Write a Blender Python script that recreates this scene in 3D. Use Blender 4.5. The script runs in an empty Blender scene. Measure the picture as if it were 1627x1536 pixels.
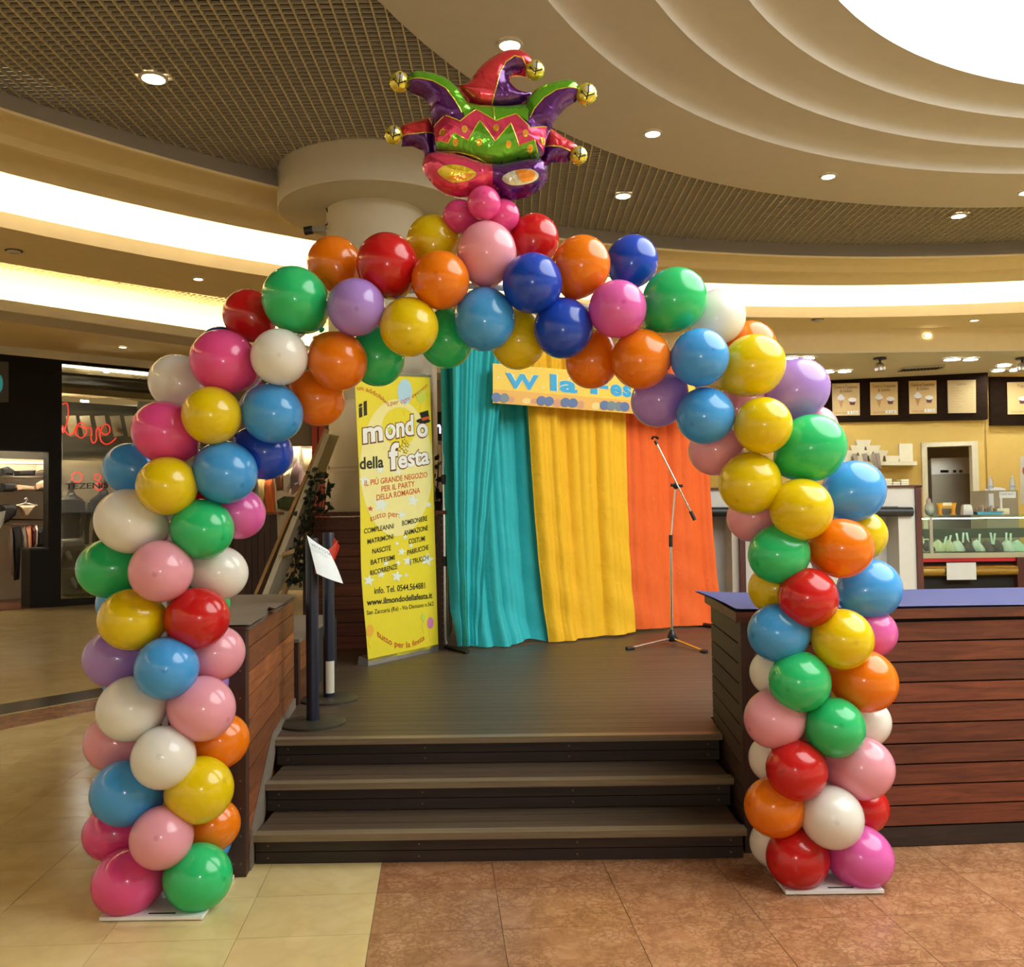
import bpy, bmesh, math, random
from math import sin, cos, pi, radians, hypot
from mathutils import Vector, Matrix
from mathutils.geometry import delaunay_2d_cdt

random.seed(7)
SC = bpy.context.scene
COL = SC.collection

# ------------------------------------------------------------------ camera, light, exposure
F = 1450.0          # focal length in pixels of the 1627 x 1536 frame
H = 1.63            # eye height
PITCH, ROLL = radians(2.05), radians(0.75)
cam_data = bpy.data.cameras.new('camera')
cam_data.sensor_fit = 'HORIZONTAL'
cam_data.sensor_width = 36.0
cam_data.lens = 36.0 * F / 1627.0
cam_data.clip_end = 200
cam = bpy.data.objects.new('camera', cam_data)
COL.objects.link(cam)
cam.matrix_world = Matrix.Translation((0, 0, H)) @ Matrix.Rotation(radians(90) + PITCH, 4, 'X') @ Matrix.Rotation(-ROLL, 4, 'Z')
SC.camera = cam

SC.view_settings.view_transform = 'Standard'
SC.view_settings.look = 'None'
SC.view_settings.gamma = 1.0
SC.view_settings.use_curve_mapping = False
SC.view_settings.exposure = 0.45
cy = SC.cycles
cy.max_bounces = 5
cy.diffuse_bounces = 3
cy.glossy_bounces = 2
cy.transmission_bounces = 4
cy.transparent_max_bounces = 6
cy.caustics_reflective = False
cy.caustics_refractive = False
cy.adaptive_threshold = 0.07
cy.use_light_tree = False

world = bpy.data.worlds.new('hall_ambience')
SC.world = world
world.use_nodes = True
world.node_tree.nodes['Background'].inputs[0].default_value = (1.0, 0.86, 0.66, 1)
world.node_tree.nodes['Background'].inputs[1].default_value = 0.55

SKYLIGHT = 4.5       # emission of the glazing
COVE = 22.0          # emission of the lamps hidden in the coves
DOWN = 26.0          # emission of the round downlights

flash = bpy.data.lights.new('camera_flash', 'POINT')
flash.energy = 34
flash.shadow_soft_size = 0.02
flash.color = (1.0, 0.97, 0.92)
flash_o = bpy.data.objects.new('camera_flash', flash)
flash_o.location = (0.02, 0.02, H + 0.06)
COL.objects.link(flash_o)


# ------------------------------------------------------------------ geometry of the view: from a photo pixel to a place in the hall
def ray(px, py):
    x = (px - 813.5) / F
    y = -(py - 768.0) / F
    c, s = cos(-ROLL), sin(-ROLL)
    x, y = x * c - y * s, x * s + y * c
    cp, sp = cos(PITCH), sin(PITCH)
    return Vector((x, cp - y * sp, sp + y * cp))


def P(px, py, d):                      # the point at depth d (metres into the hall)
    r = ray(px, py)
    t = d / r.y
    return Vector((r.x * t, d, H + r.z * t))


def G(px, py, z=0.0):                  # the point at height z
    r = ray(px, py)
    t = (z - H) / r.z
    return Vector((r.x * t, r.y * t, z))


class Plane:
    def __init__(self, p, n):
        self.p, self.n = Vector(p), Vector(n).normalized()
        if self.n.y > 0:
            self.n = -self.n
        up = Vector((0, 0, 1))
        self.v = (up - self.n * up.dot(self.n)).normalized()
        self.u = self.v.cross(self.n).normalized()

    def at(self, px, py, lift=0.0):
        r = ray(px, py)
        o = Vector((0, 0, H))
        t = (self.p - o).dot(self.n) / r.dot(self.n)
        return o + r * t + self.n * lift


def vplane(a, b):                      # upright plane through two plan points
    d = Vector((b[0] - a[0], b[1] - a[1], 0))
    return Plane((a[0], a[1], 0), (d.y, -d.x, 0))


# ------------------------------------------------------------------ materials
MATS = {}


def mat(name, col=(0.8, 0.8, 0.8), rough=0.5, metal=0.0, spec=0.5, coat=0.0, emit=None, estr=0.0, alpha=1.0, vary=0.0):
    if name in MATS:
        return MATS[name]
    m = bpy.data.materials.new(name)
    m.use_nodes = True
    b = m.node_tree.nodes['Principled BSDF']
    b.inputs['Base Color'].default_value = (*col, 1)
    b.inputs['Roughness'].default_value = rough
    b.inputs['Metallic'].default_value = metal
    b.inputs['Specular IOR Level'].default_value = spec
    b.inputs['Coat Weight'].default_value = coat
    b.inputs['Coat Roughness'].default_value = 0.06
    if emit and estr < 3:
        m.cycles.emission_sampling = 'NONE'
    if emit:
        b.inputs['Emission Color'].default_value = (*emit, 1)
        b.inputs['Emission Strength'].default_value = estr
    nt = m.node_tree
    N, L = nt.nodes, nt.links
    # fine procedural mottling so that no surface is dead flat
    tc = N.new('ShaderNodeTexCoord')
    no = N.new('ShaderNodeTexNoise')
    no.inputs['Scale'].default_value = 9.0
    no.inputs['Detail'].default_value = 4.0
    L.new(tc.outputs['Object'], no.inputs['Vector'])
    hs = N.new('ShaderNodeHueSaturation')
    hs.inputs['Color'].default_value = (*col, 1)
    mr = N.new('ShaderNodeMapRange')
    mr.inputs['To Min'].default_value = 0.95
    mr.inputs['To Max'].default_value = 1.05
    L.new(no.outputs['Fac'], mr.inputs['Value'])
    if vary:
        oi = N.new('ShaderNodeObjectInfo')
        m2 = N.new('ShaderNodeMapRange')
        m2.inputs['To Min'].default_value = 1 - vary
        m2.inputs['To Max'].default_value = 1 + vary
        L.new(oi.outputs['Random'], m2.inputs['Value'])
        mu = N.new('ShaderNodeMath')
        mu.operation = 'MULTIPLY'
        L.new(mr.outputs[0], mu.inputs[0])
        L.new(m2.outputs[0], mu.inputs[1])
        L.new(mu.outputs[0], hs.inputs['Value'])
    else:
        L.new(mr.outputs[0], hs.inputs['Value'])
    L.new(hs.outputs[0], b.inputs['Base Color'])
    MATS[name] = m
    return m


def wood(name, dark, light, scale=(1.2, 22, 22), rough=0.42, vary=0.25, coat=0.0, bump=0.15):
    if name in MATS:
        return MATS[name]
    m = bpy.data.materials.new(name)
    m.use_nodes = True
    nt = m.node_tree
    N, L = nt.nodes, nt.links
    b = N['Principled BSDF']
    geo = N.new('ShaderNodeNewGeometry')
    oi = N.new('ShaderNodeObjectInfo')
    off = N.new('ShaderNodeVectorMath')
    off.operation = 'MULTIPLY_ADD'
    comb = N.new('ShaderNodeCombineXYZ')
    for i in range(3):
        L.new(oi.outputs['Random'], comb.inputs[i])
    off.inputs[1].default_value = (17, 23, 31)
    L.new(comb.outputs[0], off.inputs[0])
    L.new(geo.outputs['Position'], off.inputs[2])
    mp = N.new('ShaderNodeMapping')
    mp.inputs['Scale'].default_value = scale
    L.new(off.outputs[0], mp.inputs['Vector'])
    no = N.new('ShaderNodeTexNoise')
    no.inputs['Scale'].default_value = 1.6
    no.inputs['Detail'].default_value = 6
    no.inputs['Roughness'].default_value = 0.65
    no.inputs['Distortion'].default_value = 0.6
    L.new(mp.outputs[0], no.inputs['Vector'])
    cr = N.new('ShaderNodeValToRGB')
    cr.color_ramp.elements[0].position = 0.3
    cr.color_ramp.elements[0].color = (*dark, 1)
    cr.color_ramp.elements[1].position = 0.72
    cr.color_ramp.elements[1].color = (*light, 1)
    L.new(no.outputs['Fac'], cr.inputs['Fac'])
    hs = N.new('ShaderNodeHueSaturation')
    mr = N.new('ShaderNodeMapRange')
    mr.inputs['To Min'].default_value = 1 - vary
    mr.inputs['To Max'].default_value = 1 + vary
    L.new(oi.outputs['Random'], mr.inputs['Value'])
    L.new(mr.outputs[0], hs.inputs['Value'])
    L.new(cr.outputs[0], hs.inputs['Color'])
    L.new(hs.outputs[0], b.inputs['Base Color'])
    b.inputs['Roughness'].default_value = rough
    b.inputs['Coat Weight'].default_value = coat
    bp = N.new('ShaderNodeBump')
    bp.inputs['Strength'].default_value = bump
    bp.inputs['Distance'].default_value = 0.004
    L.new(no.outputs['Fac'], bp.inputs['Height'])
    L.new(bp.outputs[0], b.inputs['Normal'])
    MATS[name] = m
    return m


def stone(name, cols, scale, rough, crackle=0.0, cr_col=(0.3, 0.12, 0.05), vary=0.05, big=1.0):
    m = bpy.data.materials.new(name)
    m.use_nodes = True
    nt = m.node_tree
    N, L = nt.nodes, nt.links
    b = N['Principled BSDF']
    geo = N.new('ShaderNodeNewGeometry')
    oi = N.new('ShaderNodeObjectInfo')
    comb = N.new('ShaderNodeCombineXYZ')
    L.new(oi.outputs['Random'], comb.inputs[0])
    L.new(oi.outputs['Random'], comb.inputs[1])
    off = N.new('ShaderNodeVectorMath')
    off.operation = 'MULTIPLY_ADD'
    off.inputs[1].default_value = (13, 29, 0)
    L.new(comb.outputs[0], off.inputs[0])
    L.new(geo.outputs['Position'], off.inputs[2])
    n1 = N.new('ShaderNodeTexNoise')
    n1.inputs['Scale'].default_value = scale
    n1.inputs['Detail'].default_value = 8
    n1.inputs['Roughness'].default_value = 0.62
    n1.inputs['Distortion'].default_value = 0.8
    L.new(off.outputs[0], n1.inputs['Vector'])
    cr = N.new('ShaderNodeValToRGB')
    el = cr.color_ramp.elements
    el[0].position, el[0].color = 0.28, (*cols[0], 1)
    el[1].position, el[1].color = 0.74, (*cols[-1], 1)
    if len(cols) > 2:
        e = el.new(0.5)
        e.color = (*cols[1], 1)
    L.new(n1.outputs['Fac'], cr.inputs['Fac'])
    col = cr.outputs[0]
    if crackle:
        wob = N.new('ShaderNodeTexNoise')
        wob.inputs['Scale'].default_value = 9 * big
        wob.inputs['Detail'].default_value = 4
        L.new(off.outputs[0], wob.inputs['Vector'])
        add = N.new('ShaderNodeVectorMath')
        add.operation = 'MULTIPLY_ADD'
        add.inputs[1].default_value = (0.16, 0.16, 0.16)
        L.new(wob.outputs['Color'], add.inputs[0])
        L.new(off.outputs[0], add.inputs[2])
        vo = N.new('ShaderNodeTexVoronoi')
        vo.feature = 'DISTANCE_TO_EDGE'
        vo.inputs['Scale'].default_value = 15 * big
        L.new(add.outputs[0], vo.inputs['Vector'])
        mr = N.new('ShaderNodeMapRange')
        mr.inputs['From Min'].default_value = 0.0
        mr.inputs['From Max'].default_value = 0.16
        mr.inputs['To Min'].default_value = crackle
        mr.inputs['To Max'].default_value = 0.0
        L.new(vo.outputs['Distance'], mr.inputs['Value'])
        fade = N.new('ShaderNodeMath')
        fade.operation = 'MULTIPLY'
        L.new(mr.outputs[0], fade.inputs[0])
        n3 = N.new('ShaderNodeTexNoise')
        n3.inputs['Scale'].default_value = 3.2
        L.new(off.outputs[0], n3.inputs['Vector'])
        m3 = N.new('ShaderNodeMapRange')
        m3.inputs['From Min'].default_value = 0.28
        m3.inputs['From Max'].default_value = 0.52
        L.new(n3.outputs['Fac'], m3.inputs['Value'])
        L.new(m3.outputs[0], fade.inputs[1])
        mx = N.new('ShaderNodeMix')
        mx.data_type = 'RGBA'
        L.new(fade.outputs[0], mx.inputs['Factor'])
        L.new(col, mx.inputs['A'])
        mx.inputs['B'].default_value = (*cr_col, 1)
        col = mx.outputs['Result']
    hs = N.new('ShaderNodeHueSaturation')
    mr2 = N.new('ShaderNodeMapRange')
    mr2.inputs['To Min'].default_value = 1 - vary
    mr2.inputs['To Max'].default_value = 1 + vary
    L.new(oi.outputs['Random'], mr2.inputs['Value'])
    L.new(mr2.outputs[0], hs.inputs['Value'])
    L.new(col, hs.inputs['Color'])
    L.new(hs.outputs[0], b.inputs['Base Color'])
    b.inputs['Roughness'].default_value = rough
    b.inputs['Specular IOR Level'].default_value = 0.42
    MATS[name] = m
    return m


def glass(name, tint=(0.9, 1, 0.96), refl=0.12):
    m = bpy.data.materials.new(name)
    m.use_nodes = True
    nt = m.node_tree
    N, L = nt.nodes, nt.links
    N.remove(N['Principled BSDF'])
    tr = N.new('ShaderNodeBsdfTransparent')
    tr.inputs[0].default_value = (*tint, 1)
    gl = N.new('ShaderNodeBsdfGlossy')
    gl.inputs['Roughness'].default_value = 0.03
    mix = N.new('ShaderNodeMixShader')
    fr = N.new('ShaderNodeFresnel')
    fr.inputs['IOR'].default_value = 1.45
    ad = N.new('ShaderNodeMath')
    ad.operation = 'ADD'
    ad.use_clamp = True
    ad.inputs[1].default_value = refl - 0.04
    L.new(fr.outputs[0], ad.inputs[0])
    L.new(ad.outputs[0], mix.inputs[0])
    L.new(tr.outputs[0], mix.inputs[1])
    L.new(gl.outputs[0], mix.inputs[2])
    L.new(mix.outputs[0], N['Material Output'].inputs['Surface'])
    MATS[name] = m
    return m


def latex(name, col):
    m = bpy.data.materials.new(name)
    m.use_nodes = True
    nt = m.node_tree
    N, L = nt.nodes, nt.links
    b = N['Principled BSDF']
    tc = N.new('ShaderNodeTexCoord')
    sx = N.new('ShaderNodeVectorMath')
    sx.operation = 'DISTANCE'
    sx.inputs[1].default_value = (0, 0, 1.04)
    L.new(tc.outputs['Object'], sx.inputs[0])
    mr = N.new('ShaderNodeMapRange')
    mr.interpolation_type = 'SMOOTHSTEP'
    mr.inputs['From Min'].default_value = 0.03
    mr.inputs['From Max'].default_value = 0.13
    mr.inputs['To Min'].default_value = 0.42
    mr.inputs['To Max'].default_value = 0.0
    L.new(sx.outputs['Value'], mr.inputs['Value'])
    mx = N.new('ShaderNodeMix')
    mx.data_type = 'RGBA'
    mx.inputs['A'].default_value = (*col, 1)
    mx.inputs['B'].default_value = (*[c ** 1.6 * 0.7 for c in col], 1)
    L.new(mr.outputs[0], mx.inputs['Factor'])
    L.new(mx.outputs['Result'], b.inputs['Base Color'])
    b.inputs['Roughness'].default_value = 0.2
    b.inputs['Specular IOR Level'].default_value = 0.5
    b.inputs['Coat Weight'].default_value = 0.35
    b.inputs['Coat Roughness'].default_value = 0.05
    # thin rubber skin lets some light through
    tl = N.new('ShaderNodeBsdfTranslucent')
    L.new(mx.outputs['Result'], tl.inputs['Color'])
    mixs = N.new('ShaderNodeMixShader')
    mixs.inputs[0].default_value = 0.22
    L.new(b.outputs[0], mixs.inputs[1])
    L.new(tl.outputs[0], mixs.inputs[2])
    L.new(mixs.outputs[0], N['Material Output'].inputs['Surface'])
    MATS[name] = m
    return m


# ------------------------------------------------------------------ mesh helpers
class MB:
    def __init__(self):
        self.v, self.f = [], []

    def add(self, vs, fs):
        n = len(self.v)
        self.v += [tuple(x) for x in vs]
        self.f += [[i + n for i in f] for f in fs]
        return self

    def box(self, x0, x1, y0, y1, z0, z1):
        vs = [(x, y, z) for z in (z0, z1) for y in (y0, y1) for x in (x0, x1)]
        return self.add(vs, [(0, 2, 3, 1), (4, 5, 7, 6), (0, 1, 5, 4), (2, 6, 7, 3), (0, 4, 6, 2), (1, 3, 7, 5)])

    def hexa(self, b, t):              # bottom quad, top quad
        return self.add(list(b) + list(t), [(3, 2, 1, 0), (4, 5, 6, 7), (0, 1, 5, 4), (1, 2, 6, 5), (2, 3, 7, 6), (3, 0, 4, 7)])

    def slab(self, a, b, thick, z0, z1):   # upright board from plan point a to b, thickness to the back
        a, b = Vector((a[0], a[1], 0)), Vector((b[0], b[1], 0))
        d = (b - a).normalized()
        n = Vector((-d.y, d.x, 0)) * thick
        q = [a, b, b + n, a + n]
        return self.hexa([(p.x, p.y, z0) for p in q], [(p.x, p.y, z1) for p in q])

    def prism(self, poly, z0, z1):
        n = len(poly)
        vs = [(p[0], p[1], z0) for p in poly] + [(p[0], p[1], z1) for p in poly]
        fs = [list(range(n))[::-1], list(range(n, 2 * n))] + [(i, (i + 1) % n, n + (i + 1) % n, n + i) for i in range(n)]
        return self.add(vs, fs)

    def lathe(self, prof, c=(0, 0, 0), seg=32, a0=0.0, a1=2 * pi, cap=False):
        full = abs(a1 - a0 - 2 * pi) < 1e-6
        k = seg if full else seg + 1
        n0 = len(prof)
        vs = []
        for i in range(k):
            a = a0 + (a1 - a0) * i / seg
            for r, z in prof:
                vs.append((c[0] + r * cos(a), c[1] + r * sin(a), c[2] + z))
        fs = []
        for i in range(seg):
            j = (i + 1) % k
            for q in range(n0 - 1):
                fs.append((i * n0 + q, j * n0 + q, j * n0 + q + 1, i * n0 + q + 1))
        if cap:
            fs.append([i * n0 for i in range(k)][::-1])
            fs.append([i * n0 + n0 - 1 for i in range(k)])
        return self.add(vs, fs)

    def tube(self, pts, r, seg=8, cap=True):
        pts = [Vector(p) for p in pts]
        n = len(pts)
        rs = r if isinstance(r, (list, tuple)) else [r] * n
        vs, fs = [], []
        prev = None
        for i, p in enumerate(pts):
            t = (pts[min(i + 1, n - 1)] - pts[max(i - 1, 0)])
            t = t.normalized() if t.length > 1e-9 else Vector((0, 0, 1))
            if prev is None:
                a = Vector((0, 0, 1)) if abs(t.z) < 0.9 else Vector((1, 0, 0))
                u = t.cross(a).normalized()
            else:
                u = (prev - t * prev.dot(t))
                u = u.normalized() if u.length > 1e-9 else t.orthogonal().normalized()
            prev = u
            w = t.cross(u)
            for k in range(seg):
                a = 2 * pi * k / seg
                q = p + (u * cos(a) + w * sin(a)) * rs[i]
                vs.append(q)
        for i in range(n - 1):
            for k in range(seg):
                k2 = (k + 1) % seg
                fs.append((i * seg + k, i * seg + k2, (i + 1) * seg + k2, (i + 1) * seg + k))
        if cap:
            fs.append(list(range(seg))[::-1])
            fs.append([(n - 1) * seg + k for k in range(seg)])
        return self.add(vs, fs)

    def ball(self, c, rx, ry=None, rz=None, seg=16, rings=10):
        ry = ry or rx
        rz = rz or rx
        prof = [(sin(pi * i / rings), -cos(pi * i / rings)) for i in range(rings + 1)]
        vs, fs = [], []
        for i in range(seg):
            a = 2 * pi * i / seg
            for r, z in prof:
                vs.append((c[0] + rx * r * cos(a), c[1] + ry * r * sin(a), c[2] + rz * z))
        m = rings + 1
        for i in range(seg):
            j = (i + 1) % seg
            for q in range(rings):
                fs.append((i * m + q, j * m + q, j * m + q + 1, i * m + q + 1))
        return self.add(vs, fs)

    def mesh(self, name, smooth=False):
        me = bpy.data.meshes.new(name)
        me.from_pydata(self.v, [], self.f)
        bm = bmesh.new()
        bm.from_mesh(me)
        bmesh.ops.remove_doubles(bm, verts=bm.verts, dist=1e-5)
        bmesh.ops.recalc_face_normals(bm, faces=bm.faces)
        bm.to_mesh(me)
        bm.free()
        if smooth:
            me.polygons.foreach_set('use_smooth', [True] * len(me.polygons))
            if smooth != 'all':
                me.set_sharp_from_angle(angle=radians(40))
        return me


def root_origin(o):
    while o.parent:
        o = o.parent
    return o.location


def put(name, me, material=None, parent=None, loc=None, rot=None, scale=None, kind=None):
    o = bpy.data.objects.new(name, me)
    COL.objects.link(o)
    if material and not me.materials:
        me.materials.append(material)
    if loc is not None:
        o.location = loc
    if rot is not None:
        o.rotation_euler = rot
    if scale is not None:
        o.scale = scale
    if parent:
        o.parent = parent
        # parents are never rotated here; children keep their place in the hall
        o.matrix_parent_inverse = Matrix.Translation(-world_loc(parent))
    if kind:
        o['kind'] = kind
    return o


def world_loc(o):
    return o.location.copy()


def obj(name, mb, material, parent=None, smooth=False, kind=None):
    return put(name, mb.mesh(name, smooth), material, parent, kind=kind)


def tag(o, label, cat, group=None):
    o['label'] = label
    o['category'] = cat
    if group:
        o['group'] = group
    return o


def thing(name, loc, label, cat, group=None):
    o = bpy.data.objects.new(name, None)
    o.empty_display_size = 0.1
    o.location = loc
    COL.objects.link(o)
    return tag(o, label, cat, group)


def struct(name, loc=(0, 0, 0)):
    o = bpy.data.objects.new(name, None)
    o.location = loc
    o['kind'] = 'structure'
    COL.objects.link(o)
    return o


def sobj(name, mb, material, smooth=False):
    o = obj(name, mb, material, None, smooth)
    o['kind'] = 'structure'
    return o


# ------------------------------------------------------------------ print and lettering
def text_geo(s, bold=0.0, shear=0.0, spacing=1.0):
    cu = bpy.data.curves.new('t', 'FONT')
    cu.body = s
    cu.size = 1.0
    cu.offset = bold
    cu.shear = shear
    cu.space_character = spacing
    cu.resolution_u = 3
    o = bpy.data.objects.new('t', cu)
    me = bpy.data.meshes.new_from_object(o)
    vs = [v.co.copy() for v in me.vertices]
    fs = [list(p.vertices) for p in me.polygons]
    bpy.data.objects.remove(o)
    bpy.data.curves.remove(cu)
    bpy.data.meshes.remove(me)
    return vs, fs


def write(s, pl, p0, p1, height, material, parent, lift=0.003, bold=0.0, name='lettering', curve=0.0, shear=0.0, spacing=1.0):
    """lettering s on plane pl, from photo pixel p0 to p1 (base line), capital height in pixels"""
    vs, fs = text_geo(s, bold, shear, spacing)
    if not vs:
        return None
    x0 = min(v.x for v in vs)
    x1 = max(v.x for v in vs)
    A, B = pl.at(*p0), pl.at(*p1)
    C = pl.at(p0[0], p0[1] - height)
    hgt = (C - A).dot(pl.v)
    d = B - A
    out = []
    for v in vs:
        t = (v.x - x0) / (x1 - x0)
        q = A + d * t + pl.v * (v.y / 0.69 * hgt) + pl.n * lift
        if curve:
            q += pl.v * (-curve * hgt * (1 - (2 * t - 1) ** 2))
        out.append(q)
    me = bpy.data.meshes.new(name)
    me.from_pydata(out, [], fs)
    return put(name, me, material, parent)


def decal(pts, pl, material, parent, lift=0.002, name='print', thick=0.0):
    q = [pl.at(*p, lift) for p in pts]
    me = bpy.data.meshes.new(name)
    me.from_pydata(q, [], [list(range(len(q)))])
    return put(name, me, material, parent)


def star_px(cx, cy, r, rot=0.0, inner=0.45, sy=1.0):
    return [(cx + (r if i % 2 == 0 else r * inner) * sin(rot + pi * i / 5), cy - sy * (r if i % 2 == 0 else r * inner) * cos(rot + pi * i / 5)) for i in range(10)]


def ell_px(cx, cy, rx, ry, n=20):
    return [(cx + rx * cos(2 * pi * i / n), cy + ry * sin(2 * pi * i / n)) for i in range(n)]


M = {}
M['plaster'] = mat('plaster_warm', (0.54, 0.475, 0.40), 0.85)
M['plaster_tan'] = mat('plaster_tan', (0.82, 0.66, 0.38), 0.85)
M['plaster_white'] = mat('plaster_white', (0.74, 0.68, 0.56), 0.8)
M['column'] = mat('column_paint', (0.60, 0.53, 0.40), 0.7)
M['plenum'] = mat('plenum_dark', (0.03, 0.026, 0.022), 0.95)
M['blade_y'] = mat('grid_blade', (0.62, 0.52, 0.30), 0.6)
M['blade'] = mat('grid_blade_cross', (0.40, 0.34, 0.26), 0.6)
M['black'] = mat('black_plastic', (0.012, 0.012, 0.013), 0.4)
M['blacksoft'] = mat('black_matte', (0.015, 0.013, 0.012), 0.8)
M['chrome'] = mat('chrome', (0.72, 0.72, 0.72), 0.18, metal=1.0)
M['steel'] = mat('brushed_steel', (0.55, 0.54, 0.50), 0.32, metal=1.0)
M['white'] = mat('white_plastic', (0.82, 0.82, 0.80), 0.4)
M['paper'] = mat('paper', (0.80, 0.84, 0.86), 0.7)
M['screw'] = mat('screw_head', (0.20, 0.12, 0.07), 0.5, metal=0.6)
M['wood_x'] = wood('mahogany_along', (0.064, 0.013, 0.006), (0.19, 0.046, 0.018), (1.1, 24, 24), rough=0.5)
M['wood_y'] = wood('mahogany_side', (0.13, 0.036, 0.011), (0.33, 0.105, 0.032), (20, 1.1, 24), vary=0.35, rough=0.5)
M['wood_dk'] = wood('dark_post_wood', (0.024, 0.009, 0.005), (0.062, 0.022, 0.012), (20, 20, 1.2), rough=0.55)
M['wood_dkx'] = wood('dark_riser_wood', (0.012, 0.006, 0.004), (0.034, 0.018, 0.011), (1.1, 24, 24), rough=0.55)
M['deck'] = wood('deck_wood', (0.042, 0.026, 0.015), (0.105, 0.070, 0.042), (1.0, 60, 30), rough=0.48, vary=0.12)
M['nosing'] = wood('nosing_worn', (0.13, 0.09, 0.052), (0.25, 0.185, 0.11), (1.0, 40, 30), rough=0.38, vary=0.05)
M['mat_grey'] = mat('grey_mat', (0.17, 0.135, 0.10), 0.85)
M['cream'] = stone('cream_tile', [(0.56, 0.415, 0.17), (0.63, 0.48, 0.215), (0.70, 0.56, 0.285)], 2.6, 0.17, crackle=0.16, cr_col=(0.42, 0.31, 0.16), big=0.4)
M['marble'] = stone('red_marble', [(0.25, 0.108, 0.046), (0.36, 0.168, 0.076), (0.46, 0.24, 0.125)], 9.0, 0.22, crackle=0.75, cr_col=(0.20, 0.080, 0.035), big=1.5)
M['joint'] = mat('tile_joint', (0.27, 0.19, 0.10), 0.8)
M['stripdark'] = stone('dark_strip', [(0.025, 0.022, 0.016), (0.06, 0.05, 0.035)], 5, 0.2)

# ------------------------------------------------------------------ the setting: floor
EX, EY = Vector((0.995, 0.05, 0)), Vector((-0.081, 1.0, 0))          # the tile pattern's two directions
S0 = G(608, 1365)                                                     # the seam between cream and red stone
TW, TD = 0.52, 0.39
floor = sobj('floor', MB().prism([(-26, -9), (20, -9), (20, 26), (-26, 26)], -0.08, -0.004), M['cream'])
# far cream floor: pieces too small to tell apart, pattern in the material
tile_me = MB().hexa([(0.001, 0.001, -0.03), tuple(EX * (TW - 0.002) + Vector((0, 0, -0.03))), tuple(EX * (TW - 0.002) + EY * (TD - 0.002) + Vector((0, 0, -0.03))), tuple(EY * (TD - 0.002) + Vector((0, 0, -0.03)))],
                    [(0.001, 0.001, 0.0), tuple(EX * (TW - 0.002)), tuple(EX * (TW - 0.002) + EY * (TD - 0.002)), tuple(EY * (TD - 0.002))])
me_c = tile_me.mesh('floor_tile')
me_c.materials.append(M['cream'])
me_m = tile_me.mesh('marble_slab')
me_m.materials.append(M['marble'])
joint_bed = obj('joint_bed', MB().prism([tuple((S0 + EX * TW * a + EY * TD * b))[:2] for a, b in ((-9, -6), (0, -6), (0, 3), (0, 12), (-9, 12))], -0.02, -0.0035), M['joint'], floor)
obj('joint_bed', MB().prism([tuple((S0 + EX * TW * a + EY * TD * b))[:2] for a, b in ((0, -6), (9, -6), (9, 3), (0, 6))], -0.02, -0.0035), mat('marble_joint', (0.27, 0.125, 0.06), 0.6), floor)
for j in range(-6, 12):
    for i in range(-9, 9):
        p = S0 + EX * TW * i + EY * TD * j
        c = p + EX * TW / 2 + EY * TD / 2
        if i < 0:
            if c.x > -1.7 and c.y > 5.0:
                continue
            put('floor_tile', me_c, None, floor, loc=p)
        elif c.y < 5.2:
            put('marble_slab', me_m, None, floor, loc=p)
# inlaid strips on the left, red stone nearer, dark stone behind it
def edge(y0, y1):
    k = (y1 - y0) / 160.0
    return G(-420, y0 - 420 * k), G(330, y0 + 330 * k)


for nm, lo, hi, m_ in (('red_inlay_strip', (1160, 1127), (1138, 1109), M['marble']), ('cream_inlay_line', (1138, 1109), (1136, 1107.4), M['cream']), ('dark_inlay_strip', (1136, 1107.4), (1119, 1093), M['stripdark'])):
    a0, a1 = edge(*lo)
    b0, b1 = edge(*hi)
    obj(nm, MB().prism([(p.x, p.y) for p in (a0, a1, b1, b0)], -0.02, 0.002), m_, floor)

# ------------------------------------------------------------------ the setting: ceiling
CI = (5.36, 3.30, 0)
CO = (5.13, -0.118, 0)
ceiling = struct('ceiling')
obj('plenum', MB().prism([(CO[0] + 11.9 * cos(2 * pi * i / 64), CO[1] + 11.9 * sin(2 * pi * i / 64)) for i in range(64)], 5.38, 5.42), M['plenum'], ceiling)


def chord(c, r, axis, val):
    d = val - c[axis]
    if abs(d) >= r:
        return None
    h = math.sqrt(r * r - d * d)
    o = c[1 - axis]
    return o - h, o + h


def blade_runs(axis, val, lo, hi):
    out = chord(CO, 11.58, axis, val)
    if not out:
        return []
    a, b = max(lo, out[0]), min(hi, out[1])
    if b - a < 0.05:
        return []
    ins = chord(CI, 6.55, axis, val)
    if not ins:
        return [(a, b)]
    r = []
    if ins[0] > a:
        r.append((a, min(b, ins[0])))
    if ins[1] < b:
        r.append((max(a, ins[1]), b))
    return [q for q in r if q[1] - q[0] > 0.05]


ga, gb = MB(), MB()
x = -6.4
while x < 14:
    for a, b in blade_runs(0, x, 3.5, 11.6):
        ga.box(x - 0.005, x + 0.005, a, b, 5.0, 5.03)
    x += 0.0875
y = 3.5
while y < 11.5:
    for a, b in blade_runs(1, y, -6.4, 14):
        gb.box(a, b, y - 0.004, y + 0.004, 5.002, 5.026)
    y += 0.0605
obj('open_cell_grid', ga, M['blade_y'], ceiling, kind='stuff')
obj('open_cell_cross_grid', gb, M['blade'], ceiling, kind='stuff')

# stepped dome around the skylight
EDG = [((5.36, 3.30), 5.665, 4.963), ((5.507, 3.391), 5.195, 5.06), ((5.590, 3.442), 4.769, 5.16), ((5.660, 3.485), 4.371, 5.26)]


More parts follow.
